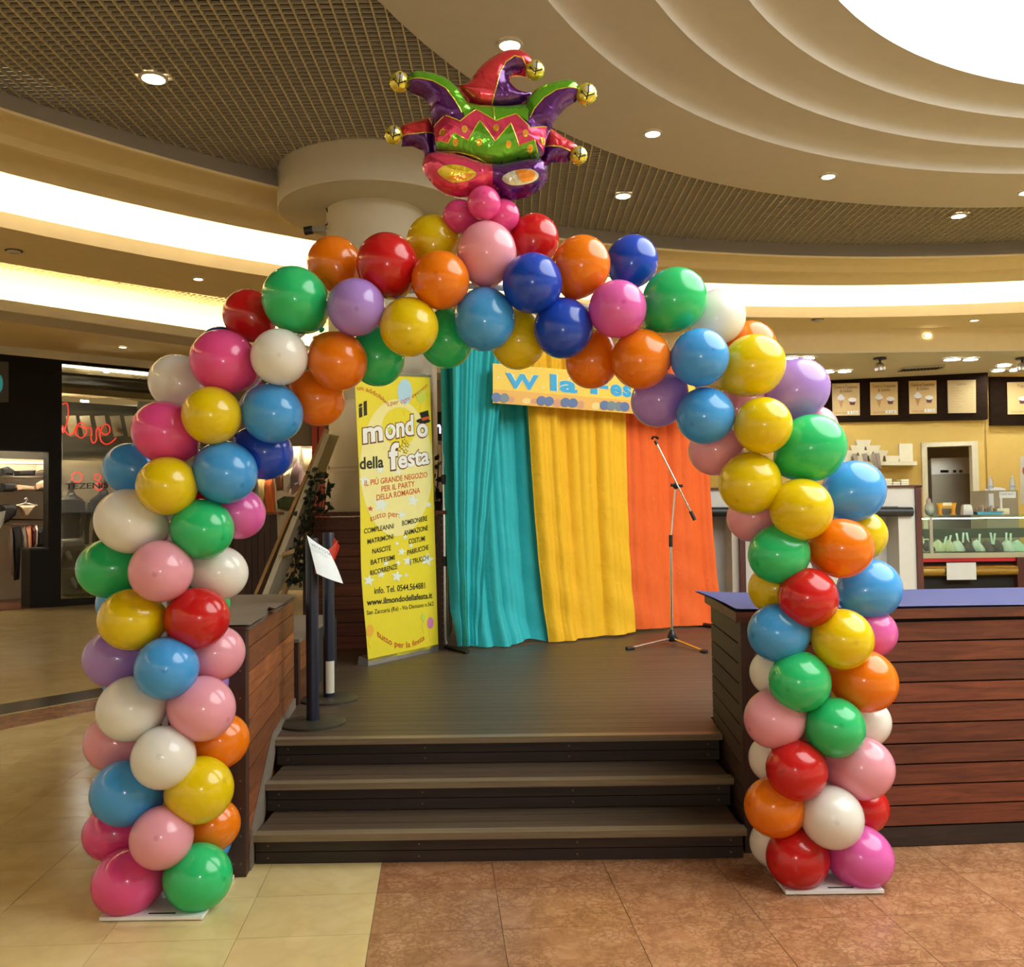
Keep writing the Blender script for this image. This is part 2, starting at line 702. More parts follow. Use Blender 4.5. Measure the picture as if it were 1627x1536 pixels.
def loft(rows, seg=120):               # rows of (centre, radius, height)
    mb = MB()
    n0 = len(rows)
    vs = [(c[0] + r * cos(2 * pi * i / seg), c[1] + r * sin(2 * pi * i / seg), z) for i in range(seg) for c, r, z in rows]
    return mb.add(vs, [(i * n0 + q, ((i + 1) % seg) * n0 + q, ((i + 1) % seg) * n0 + q + 1, i * n0 + q + 1) for i in range(seg) for q in range(n0 - 1)])


c0 = EDG[0][0]
obj('dome_ring', loft([(c0, 6.66, 5.06), (c0, 6.66, 4.963), (c0, 5.665, 4.963)]), M['plaster'], ceiling, smooth=True)
for e1, e2 in zip(EDG[:-1], EDG[1:]):
    dz_ = e2[2] - e1[2] + 0.02
    rows_ = [(e1[0], e1[1], e1[2])] + [(e1[0], e1[1] - dr, e1[2] + dz_ * f) for dr, f in ((0.004, 0.3), (0.015, 0.6), (0.05, 0.85), (0.11, 0.97), (0.17, 1.0))]
    rows_ += [(e2[0], e2[1] + 0.06, e2[2] + 0.012), (e2[0], e2[1] + 0.0, e2[2] + 0.01), (e2[0], e2[1], e2[2])]
    obj('dome_ring', loft(rows_), M['plaster'], ceiling, smooth=True)
sky_m = mat('skylight_glazing', (0.9, 0.95, 0.95), 0.5, emit=(0.93, 1.0, 1.0), estr=SKYLIGHT)
w1 = struct('window_1')
cS = EDG[3][0] + (0,)
obj('skylight_glazing', MB().add([(cS[0] + 4.4 * cos(2 * pi * i / 72), cS[1] + 4.4 * sin(2 * pi * i / 72), 5.275) for i in range(72)], [list(range(72))[::-1]]), sky_m, w1)
obj('skylight_curb', MB().lathe([(4.371, 5.26), (4.371, 5.29), (4.6, 5.29)], cS, 96), M['plaster_white'], w1)

# cornice rings, first cove and the flat ceiling ring
corn = [[(11.60, 5.06), (11.56, 5.0), (11.36, 4.79)],
        [(11.36, 4.79), (11.365, 4.768), (11.41, 4.765), (11.43, 4.86), (11.88, 4.865), (11.94, 4.83)],
        [(11.94, 4.83), (11.965, 4.757), (12.03, 4.752), (12.05, 4.85), (12.47, 4.85), (12.55, 4.80), (12.577, 4.741), (12.6, 4.745), (12.62, 5.02)]]
for prof in corn:
    obj('cornice_ring', MB().lathe(prof, CO, 160), M['plaster_tan'] if prof is not corn[0] else M['plaster'], ceiling, smooth=True)
obj('cove_wall', MB().lathe([(12.62, 5.02), (13.7, 5.02), (13.95, 4.95), (13.95, 4.45), (13.30, 4.45)], CO, 160), M['plaster_white'], ceiling, smooth=True)
obj('cove_lip', MB().lathe([(13.30, 4.45), (13.30, 4.60), (13.264, 4.605), (13.178, 4.427)], CO, 160), M['plaster_white'], ceiling, smooth=True)
cove_m = mat('cove_lamp', (1, 0.9, 0.7), 0.5, emit=(1.0, 0.80, 0.46), estr=COVE)
obj('cove_lamp', MB().lathe([(13.42, 4.50), (13.58, 4.50)], CO, 48), cove_m, ceiling, smooth=True)
obj('ceiling_ring', MB().lathe([(13.178, 4.427), (14.45, 4.427), (14.45, 5.4)], CO, 160), M['plaster_tan'], ceiling, smooth=True)

# left part: second cove along the shop fronts, grid strip over it
QA, QB = G(0, 492, 4.427), G(300, 535, 4.427)
qd = (QB - QA).normalized()
qn = Vector((-qd.y, qd.x, 0))
if qn.y < 0:
    qn = -qn
a, b = QA - qd * 5, QA + qd * 9


def strip(o0, o1, z0, z1, nm, m_, par=ceiling):
    q = [a + qn * o0, b + qn * o0, b + qn * o1, a + qn * o1]
    return obj(nm, MB().prism([(p.x, p.y) for p in q], z0, z1), m_, par)


strip(0.0, 0.05, 4.427, 4.57, 'cove_lip', M['plaster_white'])
strip(0.05, 0.70, 4.427, 4.45, 'cove_floor', M['plaster'])
strip(0.60, 0.70, 4.45, 5.5, 'cove_wall', M['plaster_white'])
strip(0.14, 0.20, 4.455, 4.50, 'cove_lamp', mat('cove_lamp_long', (1, 0.9, 0.7), 0.5, emit=(1.0, 0.80, 0.46), estr=COVE * 2.2))
gs = MB()
for i in range(150):
    p = a + qd * (14.0 * i / 150)
    p2 = p - qn * 2.6
    q3 = p + qn * 0.6
    s_ = qd * 0.006
    gs.hexa([(p2 - s_)[:2] + (5.12,), (p2 + s_)[:2] + (5.12,), (q3 + s_)[:2] + (5.12,), (q3 - s_)[:2] + (5.12,)],
            [(p2 - s_)[:2] + (5.17,), (p2 + s_)[:2] + (5.17,), (q3 + s_)[:2] + (5.17,), (q3 - s_)[:2] + (5.17,)])
for i in range(28):
    p, p2 = a - qn * (2.6 - i * 0.115), b - qn * (2.6 - i * 0.115)
    s_ = qn * 0.006
    gs.hexa([(p - s_)[:2] + (5.12,), (p2 - s_)[:2] + (5.12,), (p2 + s_)[:2] + (5.12,), (p + s_)[:2] + (5.12,)],
            [(p - s_)[:2] + (5.17,), (p2 - s_)[:2] + (5.17,), (p2 + s_)[:2] + (5.17,), (p + s_)[:2] + (5.17,)])
obj('strip_grid', gs, M['blade_y'], ceiling, kind='stuff')
strip(-2.6, 0.6, 5.4, 5.42, 'strip_plenum', M['plenum'])
obj('shop_front_ceiling', MB().prism([(-26, 11.0), (QA + qn * 0.68)[:2], (b + qn * 0.68)[:2], (4.5, 26), (-26, 26)], 4.95, 5.0), M['plaster_tan'], ceiling)

# right part: tan bulkhead and lower ceiling over the ice cream shop
obj('bulkhead', MB().prism([(1.5, 13.9), (16, 13.9), (16, 14.1), (1.5, 14.1)], 4.08, 4.95), M['plaster_tan'], ceiling)
obj('shop_ceiling', MB().prism([(1.5, 13.9), (16, 13.9), (16, 19), (1.5, 19)], 4.06, 4.08), M['plaster_white'], ceiling)


# ------------------------------------------------------------------ round downlights
lamp_m = mat('downlight_lens', (1, 0.95, 0.85), 0.4, emit=(1.0, 0.88, 0.68), estr=DOWN)
lamp_dim = mat('downlight_lens_small', (1, 0.95, 0.85), 0.4, emit=(1.0, 0.86, 0.6), estr=7.0)
lamp_cool = mat('downlight_lens_cool', (1, 1, 1), 0.4, emit=(0.92, 0.97, 1.0), estr=85.0)
trim_m = mat('downlight_trim', (0.6, 0.55, 0.45), 0.4)
DL = [((244, 123), 4.998, 0.10, lamp_m, 'largest warm downlight in the dark grid ceiling at upper left'),
      ((990, 310), 4.998, 0.09, lamp_m, 'downlight in the grid ceiling right of the jester mask balloon'),
      ((1523, 342), 4.998, 0.09, lamp_m, 'downlight in the grid ceiling at the far right, below the dome'),
      ((810, 70), 4.96, 0.085, lamp_m, 'downlight in the dome soffit just above the jester hat tip'),
      ((1037, 211), 4.96, 0.075, lamp_m, 'downlight in the dome soffit between the jester mask and the skylight'),
      ((1316, 279), 4.96, 0.075, lamp_m, 'downlight in the dome soffit below the skylight steps'),
      ((1630, 305), 4.96, 0.075, lamp_m, 'downlight in the dome soffit cut by the right picture edge'),
      ((315, 442), 4.425, 0.06, lamp_m, 'downlight in the tan ceiling between the two lit coves'),
      ((278, 542), 4.945, 0.07, lamp_dim, 'downlight by the shop front ceiling edge, right of its twin'),
      ((195, 551), 4.945, 0.08, lamp_dim, 'downlight in the brown ceiling above the clothes shop window'),
      ((1548, 508), 4.425, 0.07, lamp_dim, 'small downlight under the right hand lit cove'),
      ((1256, 568), 4.055, 0.13, lamp_cool, 'cool white lamp over the ice cream shop, leftmost beside a yellow balloon'),
      ((1283, 568), 4.055, 0.13, lamp_cool, 'cool white lamp over the ice cream shop, second from the left in the front row'),
      ((1315, 590), 4.055, 0.13, lamp_cool, 'cool white lamp in the back row, partly behind the lavender balloon'),
      ((1342, 589), 4.055, 0.13, lamp_cool, 'cool white lamp in the back row, above the first menu poster'),
      ((1513, 570), 4.055, 0.15, lamp_cool, 'cool white lamp above the price list poster, left of a close pair'),
      ((1542, 570), 4.055, 0.13, lamp_cool, 'cool white lamp above the price list poster, right of a close pair'),
      ((1595, 580), 4.055, 0.12, lamp_cool, 'cool white lamp at the right edge, topmost of three'),
      ((1586, 588), 4.055, 0.12, lamp_cool, 'cool white lamp at the right edge, lowest left of three'),
      ((1614, 587), 4.055, 0.12, lamp_cool, 'cool white lamp at the right edge, beside the black track spot')]
for (px, py), z, r, m_, lab in DL:
    r *= 0.85
    c = G(px, py, z)
    t = thing('downlight', c, lab, 'ceiling light', 'recessed ceiling lights')
    obj('trim_ring', MB().lathe([(r * 1.25, 0.0), (r * 1.25, -0.012), (r, -0.016), (r * 0.96, 0.0)], c, 24), trim_m, t, smooth=True)
    obj('lens', MB().add([(c.x + r * 0.97 * cos(2 * pi * i / 12), c.y + r * 0.97 * sin(2 * pi * i / 12), c.z - 0.008) for i in range(12)], [list(range(12))[::-1]]), m_, t)
c = P(1474, 533, 13.885)
t = thing('downlight', c, 'small round light set in the tan bulkhead above the ice cream shop', 'ceiling light', 'recessed ceiling lights')
obj('trim_ring', MB().add([(c.x + 0.055 * k * cos(2 * pi * i / 20), c.y - e, c.z + 0.03 * k * sin(2 * pi * i / 20)) for k, e in ((1.25, 0), (1.0, 0.012)) for i in range(20)], [(i, (i + 1) % 20, 20 + (i + 1) % 20, 20 + i) for i in range(20)]), trim_m, t)
obj('lens', MB().add([(c.x + 0.055 * cos(2 * pi * i / 20), c.y - 0.01, c.z + 0.03 * sin(2 * pi * i / 20)) for i in range(20)], [list(range(20))]), lamp_dim, t)

# ------------------------------------------------------------------ stage, steps
ZS = 0.43
LW = lambda d: -1.243 - 0.103 * (d - 4.24)          # left cheek wall of the stairway, x at depth d
RW = lambda d: 1.096 + 0.065 * (d - 4.44)           # right cheek wall
stage = thing('stage_platform', (0.2, 7.6, 0), 'low brown timber stage floor with boards running across behind the steps', 'stage')
D3 = 5.02
bw = 0.118
n_b = 44
plank_me = {}
for k in range(n_b):
    y0 = D3 + 0.06 + k * bw
    x0 = LW(min(y0, 5.9)) + 0.002 if y0 < 5.9 else -2.6
    x1 = RW(min(y0, 5.4)) - 0.002 if y0 < 5.4 else 3.3
    obj('deck_board', MB().box(x0, x1, y0, y0 + bw - 0.004, ZS - 0.03, ZS), M['deck'], stage)
obj('deck_substructure', MB().box(-2.55, 3.25, 5.95, 10.2, 0.0, ZS - 0.032), M['blacksoft'], stage)
steps = thing('timber_steps', (0, 4.7, 0), 'three wide dark timber steps with pale worn nosings leading up to the stage', 'steps')
DS = [4.36, 4.69, 5.02]
for i, d in enumerate(DS):
    zt = ZS * (i + 1) / 3
    zb = ZS * i / 3
    hw = (zt - 0.03 - zb)
    x0, x1 = LW(d) + 0.02, RW(d) - 0.02
    for q in range(2):
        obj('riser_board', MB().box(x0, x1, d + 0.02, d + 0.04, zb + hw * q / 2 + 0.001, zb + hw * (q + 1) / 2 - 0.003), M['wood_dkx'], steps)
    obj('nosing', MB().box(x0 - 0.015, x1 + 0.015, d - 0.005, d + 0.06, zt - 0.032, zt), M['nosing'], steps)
    if i < 2:
        for q in range(3):
            obj('tread_board', MB().box(x0, x1, d + 0.062 + q * 0.098, d + 0.062 + q * 0.098 + 0.094, zt - 0.03, zt - 0.002), M['deck'], steps)
    for fx in (0.025, 0.335, 0.66, 0.975):
        for q in range(2):
            sx = x0 + (x1 - x0) * fx
            sz = zb + hw * (q * 2 + 1) / 4
            obj('screw', MB().add([(sx + 0.005 * cos(pi * k / 4), d + 0.0185, sz + 0.005 * sin(pi * k / 4)) for k in range(8)], [list(range(8))]), M['screw'], steps)

# ------------------------------------------------------------------ planter boxes beside the stairway
ZP = 1.14
pl_ = thing('plank_box', (-1.5, 5.0, 0), 'waist high mahogany plank box left of the steps with a grey top', 'box')
FL0, FL1 = Vector((LW(4.24), 4.24, 0)), Vector((LW(5.89), 5.89, 0))
obj('core', MB().prism([(FL0.x - 0.03, FL0.y + 0.03), (FL1.x - 0.03, FL1.y - 0.01), (-1.95, 5.88), (-1.80, 4.27)], 0, ZP - 0.02), M['blacksoft'], pl_)
rows = 10
ph = ZP / rows
mid = FL0.lerp(FL1, 0.62)
for r in range(rows):
    z0, z1 = r * ph + 0.003, (r + 1) * ph - 0.003
    for p, q in ((FL0.lerp(FL1, 0.045), mid), (mid + (FL1 - FL0) * 0.004, FL1)):
        a_, b_ = q, p
        mb = MB().slab(p, q, 0.022 if r % 2 else 0.019, z0, z1)
        obj('plank', mb, M['wood_y'], pl_)
    obj('plank', MB().slab((-1.79, 4.25), (FL0.x - 0.07, 4.25), 0.02, z0, z1), M['wood_x'], pl_)
obj('corner_post', MB().prism([(FL0.x - 0.07, 4.225), (FL0.x + 0.006, 4.225), (FL0.x + 0.0, 4.30), (FL0.x - 0.07, 4.30)], 0, ZP), M['wood_dk'], pl_)
for k in range(9):
    for e in (0.018, 0.052):
        obj('screw', MB().add([(FL0.x - 0.07 + e * 1.0 + 0.005 * cos(pi * i / 4), 4.2245, 0.06 + k * 0.125 + 0.005 * sin(pi * i / 4)) for i in range(8)], [list(range(8))]), M['screw'], pl_)
# grey top with a curled edge
tp = MB()
nu, nv = 16, 10
tv, tf = [], []
for i in range(nu + 1):
    for j in range(nv + 1):
        u, v = i / nu, j / nv
        A_ = Vector((-1.82, 4.22, 0)).lerp(Vector((-1.97, 5.92, 0)), u)
        B_ = Vector((FL0.x + 0.03, 4.22, 0)).lerp(Vector((FL1.x + 0.02, 5.92, 0)), u)
        p = A_.lerp(B_, v)
        z = ZP + 0.006 + (0.035 * math.exp(-((u - 0.33) / 0.05) ** 2) * max(0, (v - 0.7) / 0.3))
        tv.append((p.x, p.y, z))
for i in range(nu):
    for j in range(nv):
        k = i * (nv + 1) + j
        tf.append((k, k + 1, k + nv + 2, k + nv + 1))
tp.add(tv, tf)
tp.add([(x_, y_, z_ - 0.02) for x_, y_, z_ in tv], [f[::-1] for f in tf])
obj('top_mat', tp, M['mat_grey'], pl_, smooth=True)
# stair skirting strip on the left cheek
sk = thing('stair_skirting', (-1.25, 4.7, 0), 'grey sloping skirting strip where the steps meet the left plank box', 'skirting board')
pts = [(4.30, 0.0), (4.36, 0.17), (5.0, 0.47), (5.86, 0.49), (5.86, 0.43), (5.1, 0.40), (4.5, 0.0)]
mbk = MB()
n = len(pts)
mbk.add([(LW(d) + 0.002, d, z) for d, z in pts] + [(LW(d) + 0.014, d, z) for d, z in pts], [list(range(n)), list(range(n, 2 * n))[::-1]] + [(i, (i + 1) % n, n + (i + 1) % n, n + i) for i in range(n)])
obj('board', mbk, M['mat_grey'], sk)

p2 = thing('plank_box', (-1.7, 6.7, ZS), 'lower plank box behind the left one, with a grey top, beside the posts', 'box')
obj('core', MB().box(-2.0, -1.43, 5.98, 7.4, ZS, 0.83), M['blacksoft'], p2)
for r in range(4):
    obj('plank', MB().slab((-1.40, 5.96), (-1.46, 7.4), 0.02, ZS + r * 0.1 + 0.002, ZS + (r + 1) * 0.1 - 0.002), M['wood_y'], p2)
obj('corner_post', MB().box(-1.47, -1.395, 5.93, 5.99, ZS, 0.83), M['wood_dk'], p2)
obj('top_mat', MB().prism([(-2.0, 5.92), (-1.385, 5.92), (-1.445, 7.4), (-2.0, 7.4)], 0.832, 0.855), M['mat_grey'], p2)

# the long right hand plank counter
pr = thing('plank_counter', (3.2, 4.9, 0), 'long dark mahogany plank counter right of the steps with a blue top', 'counter')
RF = lambda x_: 4.44 + 0.068 * (x_ - 1.096)          # front face depth
R0 = Vector((1.096, RF(1.096), 0))
R1 = Vector((5.2, RF(5.2), 0))
ZR = 1.165
obj('core', MB().prism([(1.13, 4.49), (5.2, RF(5.2) + 0.05), (5.2, 5.5), (1.19, 5.36)], 0, ZR - 0.03), M['blacksoft'], pr)
rows = 11
ph = (ZR - 0.075) / rows
for r in range(rows):
    z0, z1 = r * ph + 0.004, (r + 1) * ph - 0.004
    cut = 1.30 + 1.25 * ((r * 5) % 7 + 4) / 4
    for xa, xb in ((1.19, 5.2),):
        obj('plank', MB().slab((xa, RF(xa)), (xb, RF(xb)), 0.022, z0, z1), M['wood_x'] if r else M['wood_dkx'], pr)
    obj('plank', MB().slab((RW(5.38), 5.38), (RW(4.50), 4.50), 0.02, z0, z1), M['wood_dk'], pr)
obj('corner_post', MB().prism([(1.096, RF(1.096) - 0.004), (1.19, RF(1.19) - 0.004), (1.185, 4.51), (1.10, 4.51)], 0, ZR - 0.05), M['wood_dk'], pr)
for k in range(9):
    obj('screw', MB().add([(1.165 + 0.006 * cos(pi * i / 4), RF(1.165) - 0.006, 0.07 + k * 0.125 + 0.006 * sin(pi * i / 4)) for i in range(8)], [list(range(8))]), M['screw'], pr)
obj('top_rail', MB().prism([(1.07, RF(1.07) - 0.02), (5.2, RF(5.2) - 0.02), (5.2, 5.53), (1.13, 5.42)], ZR - 0.06, ZR - 0.012), M['wood_x'], pr)
blue_m = mat('blue_cover', (0.045, 0.056, 0.19), 0.65)
nb = 40
bv, bf = [], []
for i in range(nb + 1):
    for j in range(5):
        u, v = i / nb, j / 4
        A_ = Vector((1.075, RF(1.07) - 0.018, 0)).lerp(Vector((5.2, RF(5.2) - 0.018, 0)), u)
        B_ = Vector((1.10, 5.42, 0)).lerp(Vector((5.2, 5.53, 0)), u)
        p = A_.lerp(B_, v)
        lift = 0.02 * math.exp(-u * 26) * (0.4 + 0.6 * v) + 0.004 * sin(9 * u + 4 * v)
        bv.append((p.x - 0.03 * math.exp(-u * 30) * v, p.y, ZR + lift - 0.004))
for i in range(nb):
    for j in range(4):
        k = i * 5 + j
        bf.append((k, k + 1, k + 6, k + 5))
obj('blue_cover', MB().add(bv, bf).add([(a_, b_, c_ - 0.008) for a_, b_, c_ in bv], [f[::-1] for f in bf]), blue_m, pr, smooth=True)

# ------------------------------------------------------------------ column, its plank base and the parapet behind the stage
CX, CY = P(598, 600, 8.95).x, 8.95
colm = thing('round_column', (CX, CY, 1.6), 'cream round column with a broad drum capital behind the banner', 'column')
prof = [(0.50, 1.69), (0.50, 2.06), (0.488, 2.07), (0.488, 2.10), (0.50, 2.11), (0.50, 2.13), (0.47, 2.17), (0.46, 2.72), (0.452, 2.73), (0.452, 2.75), (0.46, 2.76), (0.46, 4.22), (0.455, 4.225), (0.455, 4.25), (0.46, 4.26), (0.46, 4.37), (0.475, 4.40), (0.475, 4.66)]
obj('shaft', MB().lathe(prof, (CX, CY, 0), 56), M['column'], colm, smooth=True)
obj('drum_capital', MB().lathe([(0.46, 4.64), (0.93, 4.64), (0.94, 4.65), (0.94, 5.02), (0.46, 5.02)], (CX, CY, 0), 72), M['column'], colm, smooth=True)
obj('pilaster', MB().box(CX + 0.25, CX + 0.54, CY + 0.15, CY + 0.7, 1.69, 4.64), M['column'], colm)

cc = P(500, 365, 8.75)
sc_ = thing('security_camera', cc, 'small grey security camera on a bracket at the column shaft', 'camera')
obj('housing', MB().box(cc.x - 0.02, cc.x + 0.11, cc.y - 0.03, cc.y + 0.03, cc.z - 0.025, cc.z + 0.03), M['steel'], sc_)
obj('lens_hood', MB().tube([cc + Vector((-0.10, 0, -0.012)), cc + Vector((-0.02, 0, 0.0))], 0.04, 14), M['black'], sc_, smooth=True)
obj('bracket', MB().tube([cc + Vector((0.10, 0, -0.01)), cc + Vector((0.17, 0.02, -0.03)), cc + Vector((0.22, 0.05, -0.04))], 0.012, 8), M['white'], sc_)
obj('cable', MB().tube([cc + Vector((0.09, 0, 0.03)), cc + Vector((0.13, 0, 0.06)), cc + Vector((0.14, 0, 0.14)), cc + Vector((0.11, 0, 0.22))], 0.007, 6), M['black'], sc_)

bx = thing('plank_pedestal', (-1.3, 8.5, ZS), 'tall dark mahogany plank pedestal around the column base behind the banner', 'pedestal')
xa, xb = P(484, 900, 8.42).x, P(708, 900, 8.42).x
obj('core', MB().box(xa + 0.03, xb - 0.03, 8.46, 9.7, ZS, 1.64), M['blacksoft'], bx)
for r in range(10):
    z0 = ZS + r * 0.121
    obj('plank', MB().box(xa, xb, 8.42, 8.445, z0 + 0.003, z0 + 0.118), M['wood_x'], bx)
for xx in (xa - 0.01, xb - 0.07):
    obj('corner_post', MB().box(xx, xx + 0.08, 8.39, 8.48, ZS, 1.655), M['wood_dk'], bx)
for k in range(20):
    obj('screw', MB().add([(xb - 0.03 + 0.006 * cos(pi * i / 4), 8.3895, ZS + 0.05 + k * 0.06 + 0.006 * sin(pi * i / 4)) for i in range(8)], [list(range(8))]), M['screw'], bx)
obj('top_board', MB().box(xa - 0.04, xb + 0.02, 8.36, 9.75, 1.655, 1.69), M['wood_x'], bx)

pw = thing('plank_parapet', (-3.4, 9.9, 0), 'dark plank parapet behind the leaning boards, left of the column pedestal', 'parapet')
xa2, xb2 = P(360, 860, 10.0).x, P(440, 860, 10.0).x
for k in range(8):
    x0 = xa2 + (xb2 - xa2) * k / 8
    obj('plank', MB().box(x0 + 0.003, xa2 + (xb2 - xa2) * (k + 1) / 8 - 0.003, 10.0, 10.03, 0, 1.68), M['wood_dk'], pw)
obj('top_board', MB().box(xa2 - 0.02, xb2 + 0.03, 9.96, 10.2, 1.68, 1.71), M['wood_x'], pw)

# boards leaning against the pedestal
def lean(name, a_, b_, width, thick, m_, label, cat='board'):
    a_, b_ = Vector(a_), Vector(b_)
    d = (b_ - a_).normalized()
    w = Vector((0.25, 1, 0)).normalized() * width
    n3 = d.cross(w).normalized() * thick
    q = [a_, a_ + w, a_ + w + n3, a_ + n3]
    q2 = [b_, b_ + w, b_ + w + n3, b_ + n3]
    return tag(obj(name, MB().hexa(q, q2), m_, None), label, cat, 'boards leaning by the column')


b_tan = wood('pale_board', (0.30, 0.17, 0.06), (0.46, 0.28, 0.11), (12, 12, 1.0))
b_brn = wood('brown_board', (0.10, 0.05, 0.025), (0.2, 0.10, 0.05), (12, 12, 1.0))
b_gry = wood('grey_board', (0.30, 0.27, 0.2), (0.44, 0.38, 0.28), (12, 12, 1.0))
lean('leaning_board', P(408, 945, 8.15), P(520, 682, 8.55), 0.05, 0.03, b_tan, 'long pale edged board leaning steeply, leftmost of the leaning boards')
lean('leaning_board', P(424, 948, 7.95), P(524, 690, 8.25), 0.2, 0.05, b_gry, 'wide grey board leaning behind the pale edged one, tallest of the stack')
lean('leaning_board', P(436, 950, 8.1), P(500, 790, 8.4), 0.05, 0.05, b_brn, 'short dark brown board leaning below the ivy, right of the pale board')
lean('leaning_board', P(450, 950, 8.1), P(492, 838, 8.3), 0.04, 0.03, b_tan, 'narrow tan slat leaning lowest beside the blue barrier post')
o_ = MB().hexa([P(447, 884, 8.0), P(468, 878, 8.0), P(468, 878, 8.03), P(447, 884, 8.03)], [P(447, 878, 8.0), P(468, 871, 8.0), P(468, 871, 8.03), P(447, 878, 8.03)])
tag(obj('cross_batten', o_, b_tan), 'short pale batten lying across the leaning boards', 'batten')

# ivy beside the column
leaf = MB().add([(0, 0, 0), (0.35, 0.18, 0.05), (0.28, 0.55, 0.02), (0, 1, 0), (-0.28, 0.55, 0.02), (-0.35, 0.18, 0.05)], [(0, 1, 2, 3), (0, 3, 4, 5)]).mesh('leaf')
leaf.materials.append(mat('ivy_leaf', (0.008, 0.018, 0.006), 0.6, vary=0.4))
ivy = thing('trailing_ivy', (P(495, 850, 8.2).x, 8.2, 1.2), 'dark green ivy trailing over the pedestal edge behind the barrier posts', 'plant')
stem_m = mat('ivy_stem', (0.04, 0.03, 0.015), 0.8)
for k in range(7):
    x0 = 478 + k * 6
    pts = [P(x0 + 8, 770 + random.uniform(-12, 10), 8.22), P(x0, 815, 8.16), P(x0 - 8 + random.uniform(-6, 6), 870, 8.18), P(x0 - 10 + random.uniform(-8, 8), 915 + random.uniform(-20, 25), 8.2)]
    obj('stem', MB().tube(pts, 0.005, 5), stem_m, ivy)
for k in range(230):
    py = random.uniform(745, 935)
    w = 26 if py < 815 else 17
    cx_ = 506 if py < 815 else 482 - (py - 815) * 0.05
    p = P(cx_ + random.uniform(-w, w) * (0.8 if py < 815 else 1), py, 8.16 + random.uniform(-0.07, 0.07))
    put('leaf', leaf, None, ivy, loc=p, rot=(random.uniform(0, 6), random.uniform(0, 6), random.uniform(0, 6)), scale=[random.uniform(0.04, 0.075)] * 3)

# ------------------------------------------------------------------ blue barrier posts with red belt and paper notice
post_m = mat('navy_post_paint', (0.005, 0.009, 0.026), 0.4)
base_m = mat('worn_black_base', (0.06, 0.055, 0.04), 0.45, metal=0.5)
patch_m = mat('bare_primer', (0.62, 0.58, 0.46), 0.7)


def barrier(px, py, r_px, base_r, top_py, label, patch):
    c = G(px, py, ZS)
    r = r_px * c.y / F
    t = thing('barrier_post', c, label, 'barrier post', 'navy belt barrier posts')
    obj('base_plate', MB().lathe([(0.001, 0.0), (base_r, 0.0), (base_r, 0.012), (base_r * 0.9, 0.02), (r * 1.3, 0.026), (0.001, 0.026)], c, 40), base_m, t, smooth=True)
    z1 = P(px, top_py, c.y).z
    obj('post', MB().lathe([(r, 0.02), (r, z1 - c.z - 0.008), (r * 0.93, z1 - c.z), (0.001, z1 - c.z)], c, 24), post_m, t, smooth=True)
    if patch:
        obj('bare_patch', MB().lathe([(r * 1.01, 0.05), (r * 1.015, 0.06), (r * 1.015, 0.25), (r * 1.01, 0.26)], c, 14, -pi * 0.62, -pi * 0.08), patch_m, t, smooth=True)
    return c, r, z1


c1, r1, z1 = barrier(497, 1150, 10, 0.19, 855, 'navy blue barrier post standing nearest the top step', False)
c2, r2, z2 = barrier(523, 1112, 9, 0.19, 846, 'navy blue barrier post behind the other, with a bare white patch', True)
belt_m = mat('red_belt', (0.62, 0.04, 0.025), 0.5)
bt = tag(obj('barrier_belt', MB().hexa([P(500, 912, c1.y - 0.05), P(524, 915, c2.y - 0.08), P(524, 915, c2.y - 0.076), P(500, 912, c1.y - 0.046)], [P(500, 896, c1.y - 0.05), P(537, 858, c2.y - 0.08), P(537, 858, c2.y - 0.076), P(500, 896, c1.y - 0.046)]).add(
    [P(521, 900, c2.y - 0.075), P(531, 892, c2.y - 0.075), P(540, 868, c2.y - 0.075), P(531, 853, c2.y - 0.075)], [(0, 1, 2, 3)]), belt_m), 'red webbing belt stretched between the navy barrier posts behind the paper', 'belt')
pp = [P(487.5, 850, c1.y - 0.09), P(503, 911, c1.y - 0.10), P(545, 927, c1.y + 0.06), P(522, 874, c1.y + 0.07)]
nv_ = 8
pv, pf = [], []
for i in range(nv_ + 1):
    for j in range(nv_ + 1):
        u, v = i / nv_, j / nv_
        a_ = pp[0].lerp(pp[1], v)
        b_ = pp[3].lerp(pp[2], v)
        q = a_.lerp(b_, u)
        q.y -= 0.03 * sin(pi * u)
        q.x += 0.006 * sin(pi * v) * u
        pv.append(q)
for i in range(nv_):
    for j in range(nv_):
        k = i * (nv_ + 1) + j
        pf.append((k, k + 1, k + nv_ + 2, k + nv_ + 1))
nt_ = thing('paper_notice', pp[1], 'white paper notice hanging askew from the red barrier belt', 'paper sign')
obj('sheet', MB().add(pv, pf).add([q + Vector((0, 0.0008, 0)) for q in pv], [f[::-1] for f in pf]), M['paper'], nt_, smooth=True)
npl = Plane((pp[0] + pp[2]) / 2 + Vector((0, -0.05, 0)), (pp[2] - pp[0]).cross(pp[1] - pp[3]))
ink = mat('ink_grey', (0.10, 0.11, 0.12), 0.8)
write('VIETATO SA', npl, (494, 867), (526, 884), 5, ink, nt_, 0.004)

